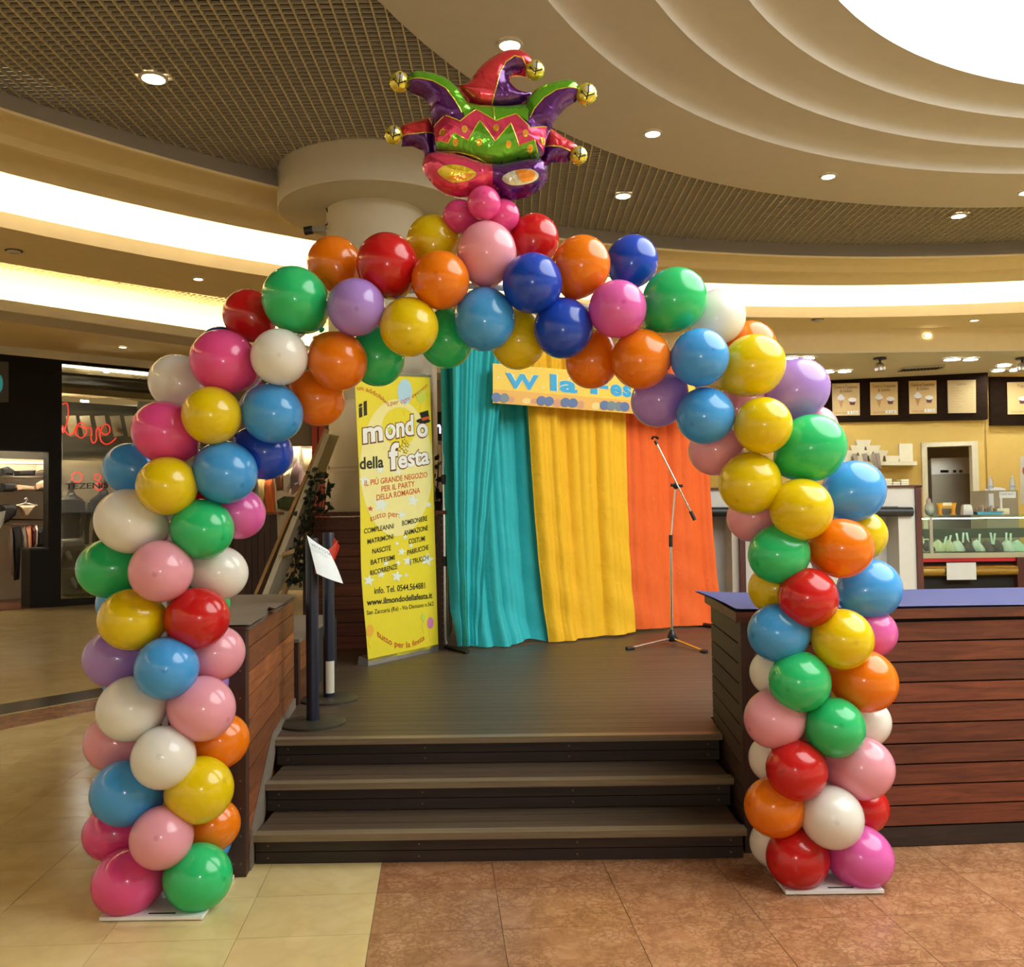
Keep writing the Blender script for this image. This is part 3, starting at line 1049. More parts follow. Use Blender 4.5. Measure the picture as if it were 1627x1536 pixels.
# ------------------------------------------------------------------ roll-up banner
BL, BR = G(585, 1058, ZS), G(697, 1033, ZS)
TR = P(683, 597, BR.y + 0.02)
bu = (BR - BL).normalized()
bn = bu.cross(TR - BR).normalized()
banner = thing('rollup_banner', (BL + BR) / 2, 'tall yellow roll-up advertising banner standing before the column', 'banner')
bpl = Plane(BL, bn)
yel = mat('banner_yellow', (0.80, 0.66, 0.03), 0.42)
bz = bpl.v
BW_ = (BR - BL).length
TL = P(563, 597, BL.y + 0.05)
bvv, bff = [], []
nu, nv = 12, 40
top_l, top_r = bpl.at(563, 592), bpl.at(683, 597)
bot_l, bot_r = bpl.at(585.5, 1051), bpl.at(696.5, 1028)
for i in range(nu + 1):
    for j in range(nv + 1):
        u, v = i / nu, j / nv
        L_ = bot_l.lerp(top_l, v) - bpl.u * 0.034 * math.exp(-((v - 0.30) / 0.20) ** 2)
        R_ = bot_r.lerp(top_r, v)
        q = L_.lerp(R_, u)
        bvv.append(q)
for i in range(nu):
    for j in range(nv):
        k = i * (nv + 1) + j
        bff.append((k, k + 1, k + nv + 2, k + nv + 1))
obj('printed_sheet', MB().add(bvv, bff).add([q - bpl.n * 0.002 for q in bvv], [f[::-1] for f in bff]), yel, banner)
alu = mat('aluminium', (0.62, 0.63, 0.64), 0.35, metal=0.9)
fb = bpl.n * 0.07
obj('base_cassette', MB().hexa([BL + Vector((0, 0, 0)), BR, BR - fb * 1.6, BL - fb * 1.6], [BL + bz * 0.055, BR + bz * 0.055, BR - fb * 1.4 + bz * 0.075, BL - fb * 1.4 + bz * 0.075]), alu, banner)
obj('top_rail', MB().tube([top_l + bpl.n * 0.004, top_r + bpl.n * 0.004], 0.014, 8), alu, banner)
obj('support_pole', MB().tube([(BL + BR) / 2 - fb, (top_l + top_r) / 2 - fb * 0.4], 0.012, 8), alu, banner)
for e in (0.15, 0.85):
    q = BL.lerp(BR, e)
    obj('foot', MB().hexa([q - bpl.n * 0.02, q + bu * 0.03 - bpl.n * 0.02, q + bu * 0.03 - bpl.n * 0.2, q - bpl.n * 0.2], [q - bpl.n * 0.02 + bz * 0.012, q + bu * 0.03 - bpl.n * 0.02 + bz * 0.012, q + bu * 0.03 - bpl.n * 0.2 + bz * 0.012, q - bpl.n * 0.2 + bz * 0.012]), M['black'], banner)


def bp(x_, y_):                        # from the enlarged crop of the banner to photo pixels
    return (540 + x_ / 3.07, 580 + y_ / 3.07)


pale = mat('print_pale_yellow', (0.84, 0.76, 0.30), 0.42)
palestar = mat('print_pale_star', (0.76, 0.82, 0.72), 0.42)
p_red = mat('print_red', (0.60, 0.09, 0.02), 0.45)
p_blk = mat('print_black', (0.015, 0.015, 0.012), 0.45)
p_wht = mat('print_white', (0.85, 0.84, 0.76), 0.45)
p_mar = mat('print_maroon', (0.15, 0.03, 0.03), 0.45)
p_sky = mat('print_sky', (0.45, 0.68, 0.80), 0.4)
p_lime = mat('print_lime', (0.60, 0.66, 0.08), 0.4)
p_org = mat('print_orange', (0.82, 0.42, 0.05), 0.4)
p_vio = mat('print_violet', (0.62, 0.20, 0.42), 0.4)
decal([bp(x_, y_) for x_, y_ in ell_px(275, 500, 178, 335, 40) if x_ < 452], bpl, pale, banner, 0.0012, 'printed_globe')
decal([bp(x_, y_) for x_, y_ in ell_px(290, 300, 85, 95, 24)], bpl, yel, banner, 0.0016, 'printed_ring')
for (x_, y_, r_) in ((141, 1050, 30), (200, 1020, 22), (278, 1030, 30), (322, 1025, 12), (300, 910, 22), (330, 955, 26), (424, 948, 36), (278, 870, 12), (345, 880, 14), (355, 660, 32), (432, 680, 18), (300, 730, 24), (200, 680, 42), (285, 520, 18), (120, 565, 30), (195, 510, 22), (225, 965, 18), (283, 965, 16), (318, 840, 14)):
    decal([bp(a_, b_) for a_, b_ in star_px(x_, y_, r_, 0.15)], bpl, palestar, banner, 0.002, 'printed_star')
decal([bp(a_, b_) for a_, b_ in star_px(148, 700, 15, 0.1)], bpl, p_red, banner, 0.0024, 'printed_star')
for (x_, y_, rx_, ry_, m_) in ((316, 130, 36, 62, p_sky), (396, 150, 24, 36, p_lime), (146, 1295, 18, 30, p_org), (441, 1257, 16, 28, p_vio), (407, 1228, 10, 22, p_lime)):
    decal([bp(a_, b_) for a_, b_ in ell_px(x_, y_, rx_, ry_)], bpl, m_, banner, 0.0022, 'printed_balloon')
    obj('printed_string', MB().tube([bpl.at(*bp(x_, y_ + ry_), 0.002), bpl.at(*bp(x_ - 8, y_ + ry_ + 30), 0.002), bpl.at(*bp(x_ + 2, y_ + ry_ + 60), 0.002)], 0.0012, 4), p_org, banner)


def btxt(s, p0, p1, h, m_, lift=0.003, **k):
    return write(s, bpl, bp(*p0), bp(*p1), h / 3.07, m_, banner, lift, **k)


btxt('un addobbo', (84, 122), (240, 205), 24, p_red, curve=-0.9)
btxt('per ogni evento', (247, 195), (424, 105), 24, p_red, curve=0.9)
btxt('il', (92, 255), (132, 240), 66, p_blk, bold=0.03)
btxt('m', (108, 380), (212, 365), 100, p_mar, bold=0.07)
btxt('ond', (217, 362), (362, 335), 96, p_mar, bold=0.07)
btxt('o', (372, 350), (432, 345), 88, p_mar, bold=0.07)
btxt('m', (111, 378), (209, 363), 98, p_wht, 0.0045, bold=0.035)
btxt('ond', (220, 360), (359, 334), 94, p_wht, 0.0045, bold=0.035)
btxt('o', (374, 348), (430, 344), 86, p_wht, 0.0045, bold=0.035)
decal([bp(a_, b_) for a_, b_ in star_px(241, 312, 18, 0.1)], bpl, p_lime, banner, 0.006, 'printed_star')
decal([bp(*q) for q in ((388, 232), (428, 220), (434, 258), (398, 268))], bpl, p_blk, banner, 0.006, 'printed_hat')
decal([bp(*q) for q in ((396, 258), (433, 248), (434, 262), (400, 272))], bpl, p_red, banner, 0.0066, 'printed_hat_band')
decal([bp(*q) for q in ell_px(405, 272, 34, 12, 18)], bpl, p_blk, banner, 0.0056, 'printed_hat_brim')
btxt('della', (96, 508), (212, 497), 56, p_blk, bold=0.025)
btxt('f', (236, 508), (292, 500), 120, p_mar, bold=0.07)
btxt('esta', (280, 505), (438, 478), 84, p_mar, bold=0.06)
btxt('f', (239, 506), (289, 499), 118, p_wht, 0.0045, bold=0.035)
btxt('esta', (283, 503), (435, 477), 82, p_wht, 0.0045, bold=0.03)
for (x_, y_) in ((288, 410), (312, 372), (326, 390), (318, 420), (300, 400)):
    decal([bp(a_, b_) for a_, b_ in star_px(x_, y_, 15, 0.2)], bpl, p_mar, banner, 0.005, 'printed_star')
    decal([bp(a_, b_) for a_, b_ in star_px(x_, y_, 11, 0.2)], bpl, yel, banner, 0.006, 'printed_star')
btxt('IL PIÙ GRANDE NEGOZIO', (120, 590), (426, 545), 27, p_red, bold=0.012)
btxt('PER IL PARTY', (202, 618), (364, 590), 27, p_red, bold=0.012)
btxt('DELLA ROMAGNA', (178, 660), (390, 622), 27, p_red, bold=0.012)
btxt('tutto per:', (147, 765), (290, 745), 30, p_red, curve=-0.5)
for s, p0, p1 in (('COMPLEANNI', (117, 822), (262, 795)), ('MATRIMONI', (134, 873), (260, 846)), ('NASCITE', (158, 920), (248, 902)), ('BATTESIMI', (150, 974), (267, 948)), ('RICORRENZE', (148, 1026), (280, 992)),
                  ('BOMBONIERE', (303, 783), (426, 757)), ('ANIMAZIONE', (311, 831), (429, 804)), ('COSTUMI', (335, 872), (415, 856)), ('PARRUCCHE', (329, 926), (432, 898)), ('E TRUCCHI', (340, 973), (432, 948))):
    btxt(s, p0, p1, 24, p_blk, bold=0.012)
btxt('info. Tel. 0544.564881', (168, 1115), (415, 1088), 31, p_blk, bold=0.008)
btxt('www.ilmondodellafesta.it', (131, 1172), (450, 1135), 30, p_blk, bold=0.02)
btxt('San Zaccaria (Ra) - Via Dismano n.562', (130, 1218), (456, 1172), 22, p_blk)
btxt('tutto per la festa', (180, 1318), (412, 1338), 30, p_red, curve=1.7, bold=0.008)

# ------------------------------------------------------------------ backdrop: frame, three curtains, paper sign
KA = G(722, 1030, ZS)
KB = G(1122, 992, ZS)
kd = (KB - KA).normalized()
kn = Vector((kd.y, -kd.x, 0))
if kn.y > 0:
    kn = -kn
KL = (KB - KA).length
KZ = 3.20
kpl = vplane(KA, KB)


def ku(px, py=900):
    return (kpl.at(px, py) - KA).dot(kd)


frame = thing('backdrop_frame', (KA + KB) / 2, 'slim black and silver pole frame carrying the three coloured curtains', 'backdrop stand')
fA, fB = KA - kd * 0.06 - kn * 0.05, KB - kd * 0.16 - kn * 0.08
fA.z = fB.z = ZS
for nm, q in (('upright', fA), ('upright', fB)):
    obj(nm, MB().tube([q + Vector((0, 0, 0.02)), q + Vector((0, 0, KZ - ZS))], 0.02, 10), M['chrome'], frame, smooth=True)
    for hz in (0.75, 1.5):
        obj('clamp', MB().tube([q + Vector((0, 0, hz)), q + Vector((0, 0, hz + 0.09))], 0.028, 10), M['black'], frame)
    obj('foot', MB().tube([q + kn * 0.42 + Vector((0, 0, 0.022)), q - kn * 0.35 + Vector((0, 0, 0.022))], 0.022, 8), M['black'], frame)
obj('crossbar', MB().tube([fA + Vector((0, 0, KZ - ZS)), fB + Vector((0, 0, KZ - ZS))], 0.02, 10), M['chrome'], frame, smooth=True)


def cloth_mat(name, col):
    m = mat(name, col, 0.75)
    b = m.node_tree.nodes['Principled BSDF']
    b.inputs['Sheen Weight'].default_value = 0.04
    N, L = m.node_tree.nodes, m.node_tree.links
    geo = N.new('ShaderNodeNewGeometry')
    n1 = N.new('ShaderNodeTexNoise')
    n1.inputs['Scale'].default_value = 9
    n1.inputs['Detail'].default_value = 3
    n1.inputs['Distortion'].default_value = 1.2
    L.new(geo.outputs['Position'], n1.inputs['Vector'])
    bpn = N.new('ShaderNodeBump')
    bpn.inputs['Strength'].default_value = 0.35
    bpn.inputs['Distance'].default_value = 0.02
    L.new(n1.outputs['Fac'], bpn.inputs['Height'])
    L.new(bpn.outputs[0], b.inputs['Normal'])
    return m


def curtain(u0t, u1t, u0b, u1b, folds, amp, m_, label, hem, seed, front=0.0, pool=0.0):
    rnd = random.Random(seed)
    ph = [(rnd.uniform(0, 6.28), rnd.uniform(0.6, 1.4), rnd.uniform(-0.5, 0.5)) for _ in range(6)]
    nu_, nv_ = 150, 50
    vs, fs = [], []
    for i in range(nu_ + 1):
        s = i / nu_
        for j in range(nv_ + 1):
            v = j / nv_                       # 0 at hem, 1 at top
            w = (1 - v)
            warp = s + 0.012 * sin(5 * s * pi + ph[3][0]) * (1 - v)
            u = (u0b + (u1b - u0b) * s) * w + (u0t + (u1t - u0t) * s) * v
            bend = 0.35 * sin(2.2 * v + ph[4][0]) + 0.25 * sin(5.1 * v + ph[5][0]) * w
            f1 = 2 * abs(sin(pi * folds * (warp + 0.06 * sin(6.5 * s + ph[1][0])) + ph[0][0] + bend)) - 1.2
            f2 = sin(2 * pi * folds * 0.37 * warp + ph[1][0] + 0.8 * v)
            f3 = abs(sin(pi * folds * 2.3 * warp + ph[2][0] + 0.6 * bend)) - 0.6
            y = amp * (0.5 * f1 * (0.35 + 0.65 * sin(3.1 * s + ph[2][0]) ** 2) + 0.45 * f2 + 0.4 * f3 * (0.25 + 0.75 * v ** 1.5))
            y += 0.12 * w ** 4 + front
            z = ZS + 0.012 + hem(s) + (KZ - ZS - hem(s)) * v
            if pool and v < 0.12:
                k = (0.12 - v) / 0.12
                y += pool * k * (0.6 + 0.4 * sin(11 * s + 2))
                z += 0.03 * k * max(0, sin(9 * s + 1.0))
            y += 0.012 * sin(40 * v + 8 * s + ph[4][0]) * w ** 2 * sin(5 * s + ph[5][0])
            q = KA + kd * u + kn * y
            vs.append((q.x, q.y, z))
    for i in range(nu_):
        for j in range(nv_):
            k = i * (nv_ + 1) + j
            fs.append((k, k + 1, k + nv_ + 2, k + nv_ + 1))
    o = obj('curtain', MB().add(vs, fs), m_, None, smooth='all')
    return tag(o, label, 'curtain', 'coloured stage curtains')


teal = cloth_mat('teal_cloth', (0.022, 0.44, 0.47))
yell = cloth_mat('yellow_cloth', (0.84, 0.455, 0.004))
oran = cloth_mat('orange_cloth', (0.80, 0.115, 0.008))
u_a, u_b, u_c, u_d = ku(706), ku(840), ku(983), ku(1120)
curtain(u_a, ku(838, 650), ku(714, 1030), ku(862, 1010), 4.2, 0.10, teal, 'turquoise curtain hanging at the left of the backdrop, pooling on the stage', lambda s: 0.0, 3, 0.0, 0.08)
curtain(ku(824, 650), ku(984, 650), ku(852, 1010), ku(990, 1000), 4.6, 0.08, yell, 'yellow curtain hanging in the middle of the backdrop', lambda s: 0.0 + 0.02 * s, 5, 0.13)
curtain(ku(976, 650), ku(1116, 650), ku(980, 1000), ku(1132, 990), 3.8, 0.075, oran, 'orange curtain hanging at the right of the backdrop behind the microphone stand', lambda s: 0.03 * (1 - s), 9, 0.0)
curtain(ku(704, 560), ku(786, 560), ku(706, 800), ku(735, 1020), 4.0, 0.06, teal, 'narrow turquoise drape gathered over the left edge of the backdrop', lambda s: 0.05, 13, 0.19)

spl = Plane(KA + kn * 0.32, kn)
sign = thing('party_sign', spl.at(900, 650), 'yellow paper party sign with blue lettering hung across the curtains', 'sign')
s_y = mat('sign_yellow', (0.86, 0.58, 0.06), 0.5)
s_o = mat('sign_orange', (0.80, 0.42, 0.08), 0.5)
s_b = mat('sign_blue', (0.02, 0.36, 0.68), 0.45)
s_s = mat('sign_steel', (0.16, 0.22, 0.26), 0.35)
q = [spl.at(783, 640), spl.at(1110, 665), spl.at(1110, 605), spl.at(783, 577)]
obj('sheet', MB().add(q + [p - spl.n * 0.003 for p in q], [(0, 1, 2, 3), (7, 6, 5, 4), (0, 4, 5, 1), (1, 5, 6, 2), (2, 6, 7, 3), (3, 7, 4, 0)]), s_y, sign)
decal([(784, 640), (1109, 664), (1109, 645), (784, 618)], spl, s_o, sign, 0.001, 'printed_border')
for s, p0, p1 in (('W', (803, 615), (856, 619)), ('la', (874, 619), (917, 624)), ('F', (938, 624), (966, 627)), ('es', (970, 627), (1003, 630)), ('ta', (1008, 630), (1045, 633))):
    write(s, spl, p0, p1, 22 if s in 'WF' else 24, p_wht, sign, 0.003, bold=0.055, spacing=1.12)
    write(s, spl, p0, p1, 22 if s in 'WF' else 24, s_b, sign, 0.0045, bold=0.04, spacing=1.12)
rr = random.Random(4)
for k in range(26):
    x_ = 788 + k * 12.2
    yb = 636 + (x_ - 784) * 0.073
    decal(ell_px(x_, yb - 3, rr.uniform(5, 8), rr.uniform(4, 7), 14), spl, [s_o, mat('sign_cream', (0.84, 0.62, 0.22), 0.5), mat('sign_rose', (0.62, 0.30, 0.16), 0.5)][k % 3], sign, 0.0015 + 0.0001 * k, 'printed_dot')
for x_ in (788, 801, 860, 872, 898, 910, 960, 971, 983, 992, 1040, 1052):
    yb = 631 + (x_ - 784) * 0.073
    decal(ell_px(x_, yb, 7.5, 7.5, 16), spl, s_s if x_ % 2 else mat('sign_slate_blue', (0.10, 0.16, 0.34), 0.35), sign, 0.006 + (x_ % 7) * 0.0002, 'printed_balloon')
for k in range(14):
    x_ = 792 + k * 18 + rr.uniform(-5, 5)
    decal(star_px(x_, 590 + (x_ - 784) * 0.073 + rr.uniform(0, 26), 2.6, 0.3, 0.35), spl, p_wht, sign, 0.002, 'printed_star')

# ------------------------------------------------------------------ microphone stand
mc = G(1068, 1024, ZS)
ms = thing('microphone_stand', mc, 'chrome boom microphone stand on a folding tripod before the orange curtain', 'microphone stand')
D_ = mc.y
obj('base_hub', MB().lathe([(0.012, 0.14), (0.02, 0.13), (0.035, 0.11), (0.045, 0.06), (0.03, 0.03), (0.001, 0.03)], mc, 16), M['black'], ms, smooth=True)
for tgt in ((998, 1030), (1121, 1035), (1090, 1018)):
    e = G(tgt[0], tgt[1], ZS + 0.015)
    if tgt[0] == 1090:
        e = mc + Vector((0.10, 0.30, 0.015))
    lg = obj('tripod_leg', MB().tube([mc + Vector((0, 0, 0.06)), e], 0.011, 8), M['chrome'], ms, smooth=True)
    d = (e - mc).normalized()
    obj('rubber_foot', MB().tube([e - d * 0.07, e + d * 0.02], 0.016, 8), M['black'], lg)
zt = P(1073, 772, D_).z
zc = P(1070, 860, D_).z
obj('lower_tube', MB().tube([mc + Vector((0, 0, 0.1)), Vector((mc.x + 0.005, D_, zc))], 0.012, 10), M['chrome'], ms, smooth=True)
obj('height_clutch', MB().tube([Vector((mc.x + 0.005, D_, zc - 0.05)), Vector((mc.x + 0.006, D_, zc + 0.06))], 0.018, 10), M['black'], ms)
obj('upper_tube', MB().tube([Vector((mc.x + 0.005, D_, zc)), P(1073, 772, D_)], 0.009, 10), M['chrome'], ms, smooth=True)
hb = P(1074, 772, D_ - 0.02)
obj('boom_clamp', MB().ball(hb, 0.03, 0.03, 0.03, 12, 8).tube([hb + Vector((-0.05, 0, 0.01)), hb + Vector((0.06, -0.02, 0.0))], 0.014, 8), M['black'], ms, smooth=True)
ba, bb = P(1044, 706, D_ - 0.04), P(1104, 826, D_ - 0.04)
obj('boom_arm', MB().tube([ba, bb], 0.009, 10), M['chrome'], ms, smooth=True)
obj('counterweight', MB().tube([bb + (ba - bb).normalized() * 0.09, bb], 0.017, 10), M['black'], ms)
mcl = obj('microphone_clip', MB().tube([ba, P(1041, 700, D_ - 0.04)], 0.016, 8), M['black'], ms)
obj('clip_jaw', MB().tube([P(1036, 697, D_ - 0.04), P(1038, 694, D_ - 0.06), P(1042, 694, D_ - 0.04), P(1046, 697, D_ - 0.06)], 0.011, 8), M['black'], mcl)

# ------------------------------------------------------------------ the balloon arch
PATH = [(262, 1440), (262, 1100), (262, 900), (292, 810), (340, 715), (398, 620), (462, 545), (545, 486), (650, 462), (770, 455), (885, 475), (985, 512), (1082, 586), (1165, 680), (1232, 770), (1282, 860), (1308, 960), (1316, 1060), (1318, 1402)]
DP = lambda px: 3.97 + (px - 262) / 1056 * 0.17
pole_pts = [P(x_, y_, DP(x_)) for x_, y_ in PATH]
pole_pts[0].z = 0.02
pole_pts[-1].z = 0.02
fine = []
for i in range(len(pole_pts) - 1):
    for k in range(6):
        p0, p1, p2, p3 = pole_pts[max(i - 1, 0)], pole_pts[i], pole_pts[i + 1], pole_pts[min(i + 2, len(pole_pts) - 1)]
        t = k / 6
        fine.append(0.5 * ((2 * p1) + (p2 - p0) * t + (2 * p0 - 5 * p1 + 4 * p2 - p3) * t * t + (3 * p1 - p0 - 3 * p2 + p3) * t ** 3))
fine.append(pole_pts[-1])
arch = thing('arch_frame', (0, 4.05, 0), 'white pole frame with two foot plates inside the balloon arch', 'arch frame')
obj('pole', MB().tube(fine, 0.014, 8), M['white'], arch, smooth=True)
for (x_, y_) in ((262, 1438), (1312, 1404)):
    c = G(x_, y_)
    yy = DP(x_)
    w_ = 0.21
    pltz = obj('foot_plate', MB().box(c.x - w_, c.x + w_, yy - 0.19, yy + 0.24, 0.004, 0.018), M['white'], arch)
    obj('slot', MB().box(c.x - 0.02, c.x + 0.09, yy - 0.165, yy - 0.155, 0.018, 0.0195), M['blacksoft'], pltz)

COLS = {'hot pink': (0.86, 0.085, 0.31), 'pale pink': (0.88, 0.38, 0.47), 'magenta': (0.80, 0.14, 0.48), 'green': (0.03, 0.60, 0.19), 'orange': (0.90, 0.22, 0.004), 'yellow': (0.85, 0.62, 0.004),
        'white': (0.88, 0.85, 0.79), 'sky blue': (0.07, 0.38, 0.84), 'royal blue': (0.013, 0.072, 0.56), 'lavender': (0.46, 0.27, 0.74), 'red': (0.64, 0.014, 0.014)}
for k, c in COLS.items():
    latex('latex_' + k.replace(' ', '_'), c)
SHORT = {'h': 'hot pink', 'p': 'pale pink', 'm': 'magenta', 'g': 'green', 'o': 'orange', 'y': 'yellow', 'w': 'white', 's': 'sky blue', 'b': 'royal blue', 'l': 'lavender', 'r': 'red'}
# colour, photo x, y, radius x, radius y, row: 0 foremost, 1 front, 2 behind, 3 hindmost
BAL = [('h', 204, 1400, 54, 50, 1), ('g', 314, 1393, 53, 51, 1), ('p', 257, 1330, 49, 49, 0), ('h', 178, 1324, 45, 40, 2), ('o', 337, 1311, 44, 39, 2), ('s', 324, 1336, 43, 40, 3),
       ('s', 200, 1260, 54, 49, 1), ('y', 316, 1255, 56, 49, 1), ('w', 260, 1203, 50, 50, 0), ('p', 180, 1180, 45, 42, 2), ('o', 349, 1177, 46, 42, 2),
       ('w', 210, 1125, 54, 49, 1), ('p', 320, 1125, 54, 49, 1), ('s', 265, 1061, 51, 49, 0), ('l', 181, 1046, 47, 44, 2), ('p', 341, 1038, 47, 43, 2), ('l', 318, 1085, 44, 42, 3), ('s', 211, 1085, 46, 42, 3),
       ('y', 210, 984, 51, 48, 1), ('r', 313, 982, 51, 48, 1), ('p', 256, 907, 50, 50, 0), ('g', 173, 903, 48, 47, 2), ('w', 347, 910, 45, 43, 2), ('s', 196, 958, 42, 40, 3), ('g', 325, 958, 39, 38, 3),
       ('w', 207, 828, 55, 49, 1), ('g', 321, 840, 51, 47, 1), ('y', 266, 772, 48, 47, 0), ('s', 208, 745, 42, 41, 2), ('s', 357, 750, 52, 50, 1), ('m', 378, 815, 43, 40, 2), ('r', 318, 795, 40, 38, 3), ('m', 268, 866, 40, 38, 3),
       ('h', 262, 687, 53, 46, 1), ('y', 337, 660, 47, 47, 0), ('b', 420, 718, 45, 43, 2), ('s', 432, 656, 47, 50, 1), ('w', 283, 608, 45, 45, 2), ('h', 356, 575, 50, 53, 1), ('w', 444, 567, 46, 46, 0), ('b', 352, 556, 38, 37, 3),
       ('r', 397, 502, 41, 43, 2), ('g', 470, 477, 52, 54, 1), ('o', 532, 420, 44, 44, 2), ('l', 566, 488, 46, 48, 0), ('o', 536, 573, 46, 49, 1), ('o', 504, 633, 43, 44, 2), ('g', 599, 567, 46, 44, 2),
       ('r', 616, 422, 47, 54, 1), ('y', 650, 519, 47, 49, 0), ('y', 688, 385, 43, 43, 2), ('o', 700, 445, 47, 48, 0), ('g', 709, 540, 41, 46, 2), ('s', 770, 507, 48, 52, 1), ('p', 773, 403, 46, 52, 1),
       ('y', 824, 541, 41, 48, 2), ('r', 848, 381, 41, 41, 2), ('b', 846, 450, 48, 50, 0), ('b', 895, 521, 46, 50, 1), ('o', 923, 423, 45, 50, 1), ('o', 941, 573, 41, 45, 2), ('m', 981, 491, 46, 48, 0),
       ('o', 1019, 570, 45, 52, 1), ('b', 1004, 416, 41, 43, 2), ('g', 1071, 477, 51, 52, 1), ('w', 1140, 504, 43, 46, 2), ('l', 1047, 635, 43, 44, 2), ('s', 1111, 568, 46, 48, 0), ('s', 1121, 660, 46, 47, 1),
       ('o', 1190, 552, 43, 43, 3), ('y', 1196, 581, 51, 49, 1), ('l', 1268, 618, 48, 50, 2), ('y', 1212, 676, 46, 46, 0), ('p', 1293, 682, 38, 38, 3), ('p', 1180, 642, 40, 38, 3), ('g', 1288, 712, 57, 51, 1), ('p', 1137, 714, 43, 40, 2),
       ('y', 1192, 767, 49, 51, 1), ('y', 1273, 809, 50, 50, 0), ('s', 1356, 780, 50, 48, 2), ('p', 1197, 821, 42, 38, 2), ('g', 1238, 880, 51, 45, 1), ('o', 1336, 871, 49, 47, 1), ('y', 1368, 851, 43, 38, 3),
       ('r', 1284, 949, 48, 47, 0), ('y', 1232, 935, 42, 39, 2), ('s', 1381, 936, 51, 47, 2), ('s', 1238, 1005, 51, 44, 1), ('y', 1338, 1015, 50, 47, 0), ('m', 1385, 1005, 41, 36, 2), ('w', 1233, 1068, 42, 36, 2),
       ('g', 1271, 1082, 49, 48, 0), ('o', 1372, 1081, 55, 45, 1), ('p', 1232, 1141, 50, 45, 1), ('g', 1326, 1155, 48, 47, 0), ('w', 1374, 1147, 42, 37, 2), ('w', 1232, 1206, 42, 37, 2), ('y', 1322, 1100, 38, 38, 3),
       ('r', 1266, 1223, 49, 47, 0), ('p', 1367, 1220, 52, 47, 1), ('w', 1322, 1298, 49, 49, 0), ('r', 1370, 1283, 42, 38, 2), ('o', 1232, 1282, 50, 44, 1), ('w', 1234, 1340, 41, 38, 2),
       ('r', 1268, 1362, 49, 48, 1), ('m', 1366, 1361, 50, 48, 1), ('l', 1317, 1362, 42, 40, 3)]
prof = []
for i in range(25):
    t = pi * i / 24
    r_ = sin(t)
    z_ = cos(t)
    if z_ > 0:
        z_ *= 1.03
    else:
        k = -z_
        z_ = -(k * 1.0 + 0.16 * k ** 5)
        r_ *= 1 - 0.07 * k ** 2
    prof.append((max(r_, 0.001), z_))
prof = prof[:-1] + [(0.07, -1.17), (0.06, -1.21), (0.10, -1.24), (0.09, -1.28), (0.03, -1.28)]
prof = prof[::-1]
bal_me = {}
for k in COLS:
    me = MB().lathe(prof, (0, 0, 0), 32).mesh('balloon', 'all')
    me.materials.append(MATS['latex_' + k.replace(' ', '_')])
    bal_me[k] = me

ORD = ['', 'first', 'second', 'third', 'fourth', 'fifth', 'sixth', 'seventh', 'eighth', 'ninth', 'tenth', 'eleventh', 'twelfth']


def section(x_, y_):
    if y_ > 590 and x_ < 520:
        return 'left'
    if y_ > 590 and x_ > 1080:
        return 'right'
    return 'top'


OFF = {0: -0.15, 1: -0.085, 2: 0.075, 3: 0.17}
entries = []
for (c, x_, y_, rx_, ry_, row) in BAL:
    entries.append([SHORT[c], x_, y_, rx_, ry_, row, section(x_, y_)])
labels = {}
for colr in COLS:
    for sec in ('left', 'right', 'top'):
        sel = [e for e in entries if e[0] == colr and e[6] == sec and e[5] < 3]
        if sec == 'top':
            sel.sort(key=lambda e: e[1])
        else:
            sel.sort(key=lambda e: -e[2])
        for n_i, e in enumerate(sel):
            only = len(sel) == 1
            what = colr + ' balloon'
            if sec == 'top':
                lab = ('only ' if only else ORD[n_i + 1] + ' ') + what + ('' if only else ' from the left') + ' along the arch\'s crown'
            else:
                lab = ('only ' if only else ORD[n_i + 1] + ' ') + what + (' on' if only else ' up from the floor on') + ' the arch\'s ' + sec + ' leg'
            if e[5] == 2:
                lab += ', partly hidden'
            labels[id(e)] = lab
        hid = [e for e in entries if e[0] == colr and e[6] == sec and e[5] == 3]
        hid.sort(key=lambda e: -e[2])
        for n_i, e in enumerate(hid):
            pos = '' if len(hid) == 1 else (' low down' if n_i == 0 else ' higher up' if n_i == len(hid) - 1 else ' midway')
            labels[id(e)] = 'mostly hidden ' + colr + ' balloon at the back of the arch\'s ' + ({'left': 'left leg', 'right': 'right leg', 'top': 'crown'}[sec]) + pos
for e in entries:
    colr, x_, y_, rx_, ry_, row, sec = e
    d = DP(x_) + OFF[row]
    c = P(x_, y_, d)
    q = min(fine, key=lambda f: (f - c).length)
    ax = (c - q)
    if row == 0:
        ax.x *= 0.7
        ax.z *= 0.7
    ax = ax.normalized() if ax.length > 0.02 else Vector((0, -1, 0))
    r_ = (rx_ + ry_) / 2 * d / F
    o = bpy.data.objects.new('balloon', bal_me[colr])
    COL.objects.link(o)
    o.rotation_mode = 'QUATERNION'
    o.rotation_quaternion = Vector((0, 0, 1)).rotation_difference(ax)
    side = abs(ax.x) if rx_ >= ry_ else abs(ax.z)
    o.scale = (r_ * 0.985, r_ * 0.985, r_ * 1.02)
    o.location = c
    tag(o, labels[id(e)], 'balloon', 'balloons of the arch')
